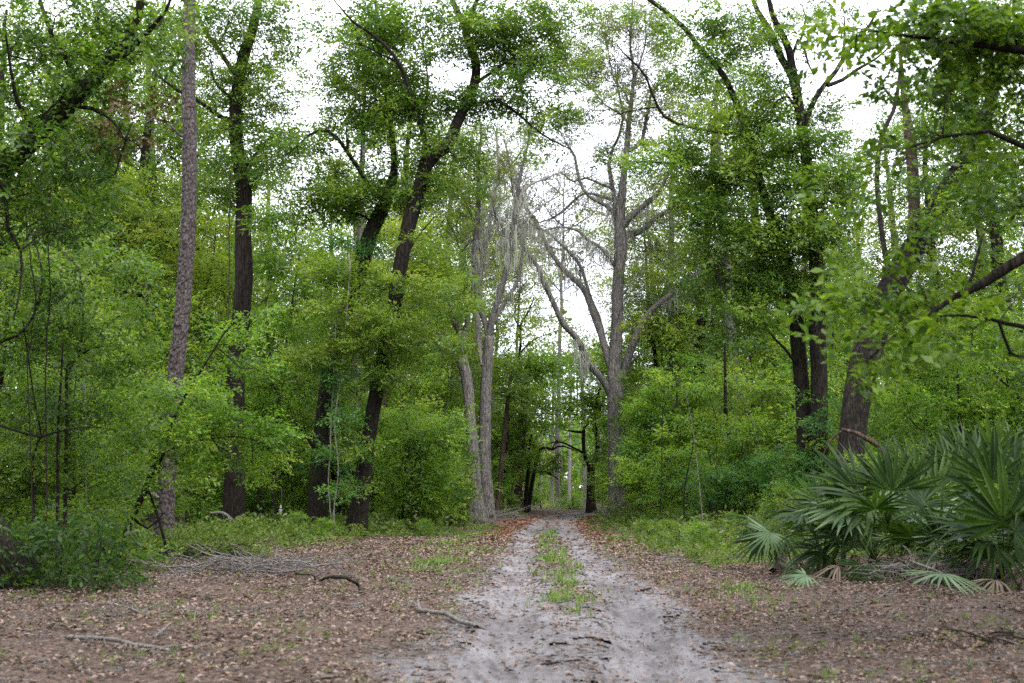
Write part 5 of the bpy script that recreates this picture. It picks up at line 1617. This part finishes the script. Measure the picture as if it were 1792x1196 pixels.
class Palmetto:
    def __init__(s, label, base, Y):
        x = P(base[0], base[1], Y)[0]
        s.o = np.array([x, Y, tz(x, Y)])
        s.Y = Y
        s.root = thing('saw_palmetto', label, 'palm', s.o, 'saw palmettos at the right of the track')
        g = Geo()
        a = rng.uniform(0, 6.28)
        g.add(*tube(resample([[-.45 * math.cos(a), -.45 * math.sin(a), .02, .1], [-.1 * math.cos(a), -.1 * math.sin(a), .1, .12], [0, 0, .32, .1]], .08), 10, .15, 3))
        link('trunk', g.mesh('trunk', BM['brown'], (0, 0, 0)), s.root)

    def frond(s, hub_local, axis, normal, size, kind='g', which=None):
        hub = np.asarray(hub_local, float)
        lst = FAN[kind]
        me = lst[rng.integers(0, len(lst)) if which is None else which]
        ob = bpy.data.objects.new('frond', me)
        C.objects.link(ob)
        ob.parent = s.root
        orient(ob, hub, axis, normal, size)
        # stalk from the heart of the plant to the hub
        st = np.array([0, 0, .28])
        mid = st * .45 + hub * .55 + np.array([0, 0, .10 * np.linalg.norm(hub - st)])
        g = Geo()
        g.add(*tube(resample([np.r_[st, .011], np.r_[mid, .009], np.r_[hub, .006]], .12), 5))
        V = np.vstack(g.V)
        me2 = mesh_np('stalk', V, [np.vstack(g.Q), np.vstack(g.T)], LM['palmdead' if kind == 'd' else 'palm'], np.full(len(np.vstack(g.Q)) + len(np.vstack(g.T)), .8), smooth=True)
        k = link('stalk', me2, ob)
        k.matrix_parent_inverse = ob.matrix_basis.inverted()

    def at(s, px, py, dY, size_px, ang, face, kind='g', which=None):
        """hub at a photo position, fan axis at screen angle ang (deg, 0 = right, 90 = up), facing: tilt of the normal towards the camera 0..1"""
        Yh = s.Y + dY
        hub = P(px, py + 10, Yh) - s.o
        a = math.radians(ang)
        axis = np.array([math.cos(a), -.25 + .5 * (1 - face) * rng.uniform(-1, 1), math.sin(a)])
        nrm = np.array([rng.normal() * .25, -face, 1.05 - face + .15 * rng.normal()])
        if abs(nrm @ axis) > .9 * np.linalg.norm(nrm) * np.linalg.norm(axis):
            nrm = np.array([0, -1., .3])
        s.frond(hub, axis, nrm, .93 * size_px * Yh / F, kind, which)

    def fill(s, n, size=.75, lo=15, hi=75, kinds='ggggggp', reach=(.5, 1.1)):
        for i in range(n):
            az = i * 2.399 + rng.normal() * .3
            el = math.radians(rng.uniform(lo, hi))
            L = rng.uniform(*reach)
            d = np.array([math.cos(az) * math.cos(el), math.sin(az) * math.cos(el), math.sin(el)])
            hub = np.array([0, 0, .3]) + d * L
            ax = d * .8 + np.array([d[0] * .5, d[1] * .5, -.12])
            nrm = np.array([-d[0] * .6, -d[1] * .6, 1.0]) + rng.normal(size=3) * .25
            s.frond(hub, ax, nrm, size * rng.uniform(.8, 1.15), kinds[rng.integers(0, len(kinds))])

    def dead(s, n):
        for i in range(n):
            az = rng.uniform(0, 6.28)
            d = np.array([math.cos(az), math.sin(az), 0])
            hub = d * rng.uniform(.35, .7) + np.array([0, 0, rng.uniform(.12, .4)])
            s.frond(hub, d + np.array([0, 0, -.45]), np.array([d[0] * .3, d[1] * .3, 1]), rng.uniform(.5, .75), 'd')


p = Palmetto('leftmost saw palmetto, small, with a pale starry frond facing the track', (1368, 985), 24)
p.at(1348, 922, -.3, 66, 235, .85, 'p', 0)
p.at(1335, 912, .2, 55, 170, .5)
p.at(1372, 930, .1, 60, 250, .7)
p.at(1330, 935, -.1, 55, 210, .6)
p.fill(6, 0.51, 15, 60)
p = Palmetto('saw palmetto with a broad fan pointing left towards the track', (1440, 1000), 22.5)
p.at(1405, 888, -.2, 80, 178, .35, 'g')
p.at(1470, 935, -.4, 95, 175, .5, 'g')
p.at(1495, 948, -.7, 48, 100, .75, 'p', 1)
p.at(1440, 955, -.5, 80, 200, .6)
p.at(1400, 985, -.3, 50, 250, .5, 'p')
p.at(1430, 870, .2, 70, 130, .6)
p.fill(6, 0.64)
p.dead(10)
p = Palmetto('saw palmetto with silvery left-swept fronds in the middle of the clump', (1530, 1010), 21.5)
p.at(1520, 868, 0, 120, 165, .5, 'g')
p.at(1500, 850, .2, 110, 140, .6)
p.at(1545, 845, .3, 95, 100, .8)
p.at(1562, 850, -.2, 100, 80, .85)
p.at(1512, 978, -1.0, 62, 260, .7)
p.at(1560, 932, -.6, 50, 270, .7, 'p', 0)
p.at(1480, 880, -.1, 90, 180, .35, 'p')
p.at(1500, 900, .1, 90, 200, .5)
p.fill(7, 0.68, 30, 80)
p.dead(11)
p = Palmetto('tall dark saw palmetto behind the middle of the clump', (1620, 990), 23.5)
p.at(1598, 880, -.5, 85, 60, .8)
p.at(1600, 815, .2, 75, 90, .7)
p.at(1660, 822, .3, 80, 95, .75)
p.at(1640, 850, 0, 90, 60, .7)
p.at(1570, 830, .4, 70, 110, .7)
p.at(1625, 900, -.4, 80, 10, .5, 'p')
p.at(1690, 800, .5, 75, 80, .7)
p.fill(8, 0.68, 30, 80)
p.dead(10)
p = Palmetto('saw palmetto with low arching fronds at the front of the clump', (1650, 1035), 20.5)
p.at(1650, 968, -.6, 80, 200, .5)
p.at(1690, 985, -.5, 80, 230, .55)
p.at(1700, 908, -.2, 100, 172, .35)
p.at(1680, 930, 0, 80, 150, .5, 'p')
p.at(1640, 930, -.2, 75, 130, .6)
p.fill(7, 0.64, 10, 70)
p.dead(12)
p = Palmetto('large dark saw palmetto with a big upright fan at the right edge', (1760, 1045), 20)
p.at(1755, 905, -.7, 135, 95, .85, 'g', 0)
p.at(1775, 920, -.8, 110, 20, .6)
p.at(1735, 835, .2, 105, 95, .8)
p.at(1720, 925, -.4, 110, 165, .5)
p.at(1785, 830, .3, 100, 70, .8)
p.at(1745, 950, -.8, 80, 220, .6)
p.at(1700, 850, .5, 90, 110, .7)
p.fill(8, 0.77, 25, 80)
p.dead(12)
p = Palmetto('saw palmetto half out of view at the right edge', (1830, 1040), 21)
p.at(1790, 870, 0, 110, 110, .8)
p.at(1800, 930, -.4, 100, 160, .6)
p.fill(8, 0.77, 25, 80)
p.dead(10)
p = Palmetto('back saw palmetto showing only upright fan tips over the clump', (1700, 985), 26)
p.at(1680, 800, 0, 80, 90, .75)
p.at(1740, 790, .2, 90, 90, .75)
p.at(1650, 790, .2, 60, 100, .7)
p.at(1775, 800, .2, 80, 80, .7)
p.fill(7, 0.68, 40, 80)


def fallen_frond(label, px, py, ang, size, kind, lift_=.06, which=0):
    g = Gd(px, py)
    o = np.array([g[0], g[1], tz(g[0], g[1])])
    a = math.radians(ang)
    root = thing('fallen_frond', label, 'palm frond', o, 'fallen palm fronds')
    ob = bpy.data.objects.new('blade', FAN[kind][which])
    C.objects.link(ob)
    ob.parent = root
    orient(ob, (0, 0, lift_ + .12), np.array([math.cos(a), math.sin(a), -.18]), np.array([.1, -.25, 1]), size)
    gg = Geo()
    gg.add(*tube(resample([[0, 0, lift_ + .12, .008], [-.3 * math.cos(a), -.3 * math.sin(a), .12, .009], [-.7 * math.cos(a), -.7 * math.sin(a), .03, .010]], .1), 5))
    V = np.vstack(gg.V)
    nf = len(np.vstack(gg.Q)) + len(np.vstack(gg.T))
    link('stalk', mesh_np('stalk', V, [np.vstack(gg.Q), np.vstack(gg.T)], LM['palmdead'], np.full(nf, .6), smooth=True), root)


fallen_frond('pale green fan frond drooping onto the leaf litter at the front of the palmettos', 1652, 1055, 262, .74, 'p', .18, 0)
fallen_frond('pale frond lying flat on the litter at the left foot of the palmettos', 1412, 1035, 185, .62, 'p', .05, 0)
fallen_frond('straw yellow dead frond on the litter below the palmettos', 1575, 1083, 192, .62, 'd', .0, 0)
fallen_frond('grey-brown dead frond heaped at the left foot of the palmettos', 1470, 1030, 200, .8, 'd', .16, 1)
fallen_frond('dry brown frond collapsed under the palmetto clump', 1540, 1015, 220, .8, 'd', .2, 1)
fallen_frond('tan dead frond in the dark under the right hand palmetto', 1745, 1050, 240, .7, 'd', .1, 0)


# ------------------------------------------------------------------ dead wood
def stick(name, label, pls, Y=None, bark='greytwig', cat='branch', group=None, lift_h=.02):
    """pls: list of photo polylines (x, y, width, height above ground m); lying on the ground unless Y is given"""
    first = pls[0][0]
    def W(q):
        if Y is None:
            h = q[3] if len(q) > 3 else 0
            z0 = .0
            g = Gd(q[0], q[1])
            for _ in range(4):
                r = ray(q[0], q[1])
                zt = tz(g[0], g[1]) + h + lift_h
                tt = (zt - CAM_H) / r[2]
                g = np.array([0, 0, CAM_H]) + r * tt
            return np.r_[g, q[2] * .5 * g[1] / F]
        d = Y + (q[3] if len(q) > 3 else 0)
        return np.r_[P(q[0], q[1], d), q[2] * .5 * d / F]
    o = W(first)[:3]
    root = thing(name, label, cat, o, group)
    for i, pl in enumerate(pls):
        c = resample(np.array([W(q) for q in pl]), .06)
        g = Geo()
        g.add(*tube(c, 7, .12, i + len(label), wob=.012))
        link('stem' if i == 0 else 'side_twig', g.mesh('stem', BM[bark], o), root)


SG = 'fallen sticks on the floor'
stick('fallen_branch', 'dark bent branch arching up from the litter at the brush pile',
      [[(545, 1026, 3), (556, 1018, 4), (568, 1012, 5, .12), (585, 1009, 5.5, .24), (603, 1011, 6, .26), (618, 1017, 6, .18), (627, 1026, 6, .08), (631, 1038, 5.5, 0)],
       [(572, 1012, 3, .12), (600, 1012, 2.5, .15), (622, 1012, 2, .1)], [(556, 1019, 3, .02), (545, 1006, 2.5, .15), (520, 1006, 2, .1), (500, 1012, 1.5, .05)]], bark='twig')
stick('fallen_branch', 'grey crooked stick lying at the left edge of the sand',
      [[(730, 1052, 5, .1), (733, 1062, 6, .04), (738, 1069, 8, .04), (757, 1071, 8, .05), (778, 1074, 8, .05), (795, 1083, 8, .04), (812, 1090, 8, .04), (832, 1095, 7, .03), (851, 1101, 6, .02)], [(786, 1074, 3), (796, 1068, 2.5, .03), (806, 1062, 2, .04)]], group=SG)
stick('fallen_branch', 'pale forked branch lying in the leaf litter at the lower left',
      [[(115, 1113, 8, .04), (140, 1116, 8, .05), (160, 1117, 8, .05), (185, 1117, 7, .06), (210, 1122, 7, .05), (240, 1128, 7, .05), (268, 1132, 6, .04), (285, 1136, 5, .03)], [(160, 1119, 5), (176, 1112, 3, .04), (182, 1106, 2, .08)], [(285, 1136, 4), (305, 1132, 3.5, .01), (328, 1127, 3, .02)]], group=SG)
stick('fallen_branch', 'thin bent twig standing out of the litter in the lower left foreground', [[(128, 1143, 3), (130, 1158, 3, .02), (136, 1168, 3), (150, 1174, 3), (165, 1180, 2)]], group=SG, bark='pale')
stick('fallen_branch', 'thin dark twig lying across the middle of the sand', [[(925, 1115, 2), (945, 1119, 3), (965, 1125, 3.5), (982, 1127, 3.5), (992, 1127, 2)]], group=SG, bark='twig')
stick('fallen_branch', 'short dark stick between the ruts near the bottom of the picture', [[(945, 1163, 5), (962, 1162, 5), (982, 1160, 4), (1018, 1156, 3)]], group=SG, bark='twig')
stick('fallen_branch', 'short stick on the sand at the far right rut', [[(1002, 957, 2.5), (1012, 956, 3), (1018, 956, 2)]], group=SG, bark='twig')
stick('fallen_branch', 'short dark stick at the right edge of the right rut', [[(1110, 1032, 3), (1125, 1033, 3.5), (1140, 1030, 3)]], group=SG, bark='twig')
stick('fallen_branch', 'long thin dark stick in the litter at the lower right of the track', [[(1245, 1136, 3), (1280, 1138, 3.5), (1320, 1139, 3), (1345, 1136, 2)]], group=SG, bark='twig')
stick('fallen_branch', 'twig in the litter between the arched branch and the crooked stick', [[(690, 1056, 2.5), (708, 1052, 3), (726, 1046, 2.5, .02)]], group=SG)
stick('fallen_branch', 'grey stick pointing up from the litter right of the forked branch', [[(270, 1116, 4), (282, 1105, 4.5, .03), (292, 1096, 4, .06), (300, 1088, 3, .1)]], group=SG)
stick('fallen_branch', 'thin straight stick leaning out of the litter under the palmettos', [[(1512, 1062, 3), (1535, 1048, 3, .05), (1560, 1032, 3, .15), (1570, 1026, 2, .2)]], group=SG)
stick('bare_branch', 'pale bare branch poking out through the front of the palmettos',
      [[(1590, 982, 4), (1620, 992, 5), (1650, 1008, 5), (1680, 1030, 5)], [(1600, 985, 3), (1592, 965, 3), (1580, 955, 2)], [(1632, 1000, 3), (1615, 1025, 2.4), (1595, 1050, 2)], [(1622, 992, 2.4), (1630, 975, 2), (1650, 955, 1.6)]], Y=19.0)
stick('bare_branch', 'grey arching bare branch curving down behind the palmettos',
      [[(1472, 751, 5), (1492, 757, 7), (1510, 765, 8), (1530, 776, 9), (1543, 790, 9), (1549, 805, 9), (1552, 830, 9), (1556, 900, 9), (1560, 990, 10)], [(1476, 752, 4), (1458, 765, 3.5), (1448, 782, 3), (1440, 800, 2.4)]], Y=27.5, bark='brown')
stick('dead_log', 'broken pale dead branch leaning against the pine behind the thin sapling',
      [[(200, 815, 6), (225, 830, 8), (245, 843, 8), (262, 858, 8), (276, 872, 7)]], Y=33.1, bark='grey')
stick('bare_branch', 'pale broken branch on the undergrowth below the upright oak', [[(368, 898, 4), (384, 897, 5), (398, 902, 5), (410, 915, 4), (420, 935, 3)]], Y=42)
for lab, pl, Yv in [('pale hanging vine looping down the first leaning oak', [(612, 440, 2.4), (610, 490, 2.6), (606, 540, 2.8), (592, 545, 2.4), (604, 548, 2.6), (616, 570, 2.4), (618, 620, 2.2), (612, 680, 2)], 40.6),
                    ('long pale vine stem hanging straight beside the first leaning oak', [(588, 560, 2), (586, 610, 2.2), (585, 660, 2.4), (580, 720, 2.4), (578, 790, 2.4), (575, 850, 2.2), (582, 935, 2.4)], 40.4),
                    ('dark hanging vine crossing in front of the foliage at far left', [(50, 290, 2.2), (46, 380, 2.4), (54, 460, 2.4), (62, 520, 2.2), (56, 580, 2.2), (48, 640, 2), (52, 740, 2), (60, 980, 2.2)], 22.5),
                    ('thin dark vine hanging left of the sapling stems', [(92, 200, 2.4), (90, 300, 2.6), (84, 420, 2.6), (88, 520, 2.4), (80, 640, 2.4), (84, 980, 2.6)], 22.8),
                    ('thin vine hanging beside the upright oak trunk', [(403, 300, 2), (402, 350, 2.2), (401, 400, 2.2), (401, 470, 2), (400, 560, 2)], 42.6)]:
    stick('hanging_vine', lab, [pl], Y=Yv, bark='pale' if 'pale' in lab else 'twig', cat='vine', group='hanging vines')


def brush_pile(label, px, py, w, d, n, bark='greytwig', h=.3, ln=.9, rk=1.0):
    g = Gd(px, py)
    o = np.array([g[0], g[1], tz(g[0], g[1])])
    root = thing('brush_pile', label, 'brush pile', o)
    for i in range(n):
        a = rng.uniform(-.7, .7) + (math.pi if rng.random() < .5 else 0)
        el = rng.uniform(-.1, .35)
        l_ = ln * rng.uniform(.4, 1.2)
        s = np.array([rng.uniform(-w, w), rng.uniform(-d, d), 0])
        s[2] = tz(o[0] + s[0], o[1] + s[1]) - o[2] + rng.random() * h * .5 + .02
        v = np.array([math.cos(a) * math.cos(el), math.sin(a) * math.cos(el) * .6, math.sin(el)]) * l_
        md = s + v * .5 + rng.normal(size=3) * .07
        e = s + v + rng.normal(size=3) * .05
        for q in (md, e):
            q[2] = max(q[2], tz(o[0] + q[0], o[1] + q[1]) - o[2] + .01)
        r = rng.uniform(.006, .016) * rk
        gg = Geo()
        gg.add(*tube(resample([np.r_[s, r], np.r_[md, r * .8], np.r_[e, r * .3]], .1), 5))
        for q in range(3):
            t = rng.uniform(.2, .9)
            b = s * (1 - t) + e * t
            f = b + unit(v + rng.normal(size=3) * .6 * l_) * l_ * .35
            f[2] = max(f[2], tz(o[0] + f[0], o[1] + f[1]) - o[2] + .01)
            gg.add(*tube(np.vstack([np.r_[b, r * .5], np.r_[(b + f) / 2 + rng.normal(size=3) * .02, r * .4], np.r_[f, r * .2]]), 4))
        me = gg.mesh('twig', BM[bark], (0, 0, 0))
        ob = link('twig', me, root)
        ob['kind'] = 'stuff'


brush_pile('low heap of grey mossy twigs lying left of the arched branch', 440, 1014, 1.5, .5, 80, 'greytwig', .55, 1.0, 1.25)
brush_pile('small tangle of grey twigs on the litter below the pine', 330, 985, .8, .4, 30, 'twig', .4, 1.0, 1.2)
brush_pile('scatter of dry grey twigs in the leaf litter at the lower left', 320, 1085, .7, .5, 12, h=.1, ln=.6)
brush_pile('pale heap of dead brush at the foot of the thin tree by the far track', 885, 912, .9, .7, 40, 'pale', .9, 1.6)
brush_pile('grey dead twigs tangled under the front of the palmettos', 1640, 1040, 1.0, .4, 30, h=.6, ln=.9)
brush_pile('grey twigs on the bank between the right verge and the palmettos', 1220, 985, 1.6, .5, 22, h=.15, ln=.7)
brush_pile('dark twigs in the litter at the lower right corner', 1720, 1130, 1.0, .5, 16, 'twig', .1, .5)


# small white marker in the undergrowth
mk = P(491, 893, 45)
mo = np.array([mk[0], 45, tz(mk[0], 45)])
root = thing('marker', 'small white pointed marker on a dark stake in the undergrowth left of the leaning oaks', 'marker', mo)


def lathe(prof, n=12):
    V, Qd = [], []
    for r, z in prof:
        for i in range(n):
            a = i * 2 * math.pi / n
            V.append((r * math.cos(a), r * math.sin(a), z))
    for k in range(len(prof) - 1):
        for i in range(n):
            j = (i + 1) % n
            Qd.append((k * n + i, k * n + j, (k + 1) * n + j, (k + 1) * n + i))
    return np.array(V), np.array(Qd)


def plain(name, col, rough=.6):
    m, n, l, out = new_mat(name)
    b = n.new('ShaderNodeBsdfPrincipled')
    no = n.new('ShaderNodeTexNoise')
    no.inputs['Scale'].default_value = 30
    r = ramp(n, [(.3, tuple(c * .75 for c in col)), (.7, col)])
    l.new(no.outputs['Fac'], r.inputs['Fac'])
    l.new(r.outputs['Color'], b.inputs['Base Color'])
    b.inputs['Roughness'].default_value = rough
    l.new(b.outputs[0], out.inputs['Surface'])
    return m


white_m, black_m = plain('weathered_white_paint', (.5, .5, .53)), plain('dark_stake', (.03, .028, .025))
zc = mk[2] - mo[2]
V, Qd = lathe([(.001, -.26), (.035, -.25), (.05, -.15), (.072, -.02), (.075, .02), (.06, .035), (.001, .036)])
link('body', mesh_np('body', V * .85 + np.array([0, 0, zc]), Qd, white_m, smooth=True), root)
V, Qd = lathe([(.001, .05), (.04, .055), (.055, .09), (.05, .13), (.03, .16), (.035, .19), (.025, .22), (.001, .23)])
link('knob', mesh_np('knob', V * .85 + np.array([0, 0, zc]), Qd, white_m, smooth=True), root)
g = Geo()
g.add(*tube(resample([[0, .09, -.3, .03], [.02, .09, zc, .03], [0, .09, zc + .75, .022]], .2), 8, .1))
link('stake', g.mesh('stake', black_m, (0, 0, 0)), root)
V, Qd = lathe([(.03, .033), (.06, .036), (.06, .052), (.03, .056)])
link('collar', mesh_np('collar', V * .85 + np.array([0, 0, zc]), Qd, black_m, smooth=True), root)

# what grows too fine to pick apart stays joined in its crown
for o in bpy.data.objects:
    n_ = o.name.split('.')[0]
    if n_ in ('crown', 'twigs', 'lower_foliage', 'hanging_moss', 'young_leaves', 'side_spray', 'climbing_vine', 'dead_leaf_spray'):
        o['kind'] = 'stuff'
_tri = {}
for o in bpy.data.objects:
    if o.type == 'MESH':
        _tri[o.data.name] = sum(1 for _ in range(0)) + len(o.data.loops) - 2 * len(o.data.polygons)
print('TRIANGLES', sum(_tri.values()), 'objects', len(bpy.data.objects))
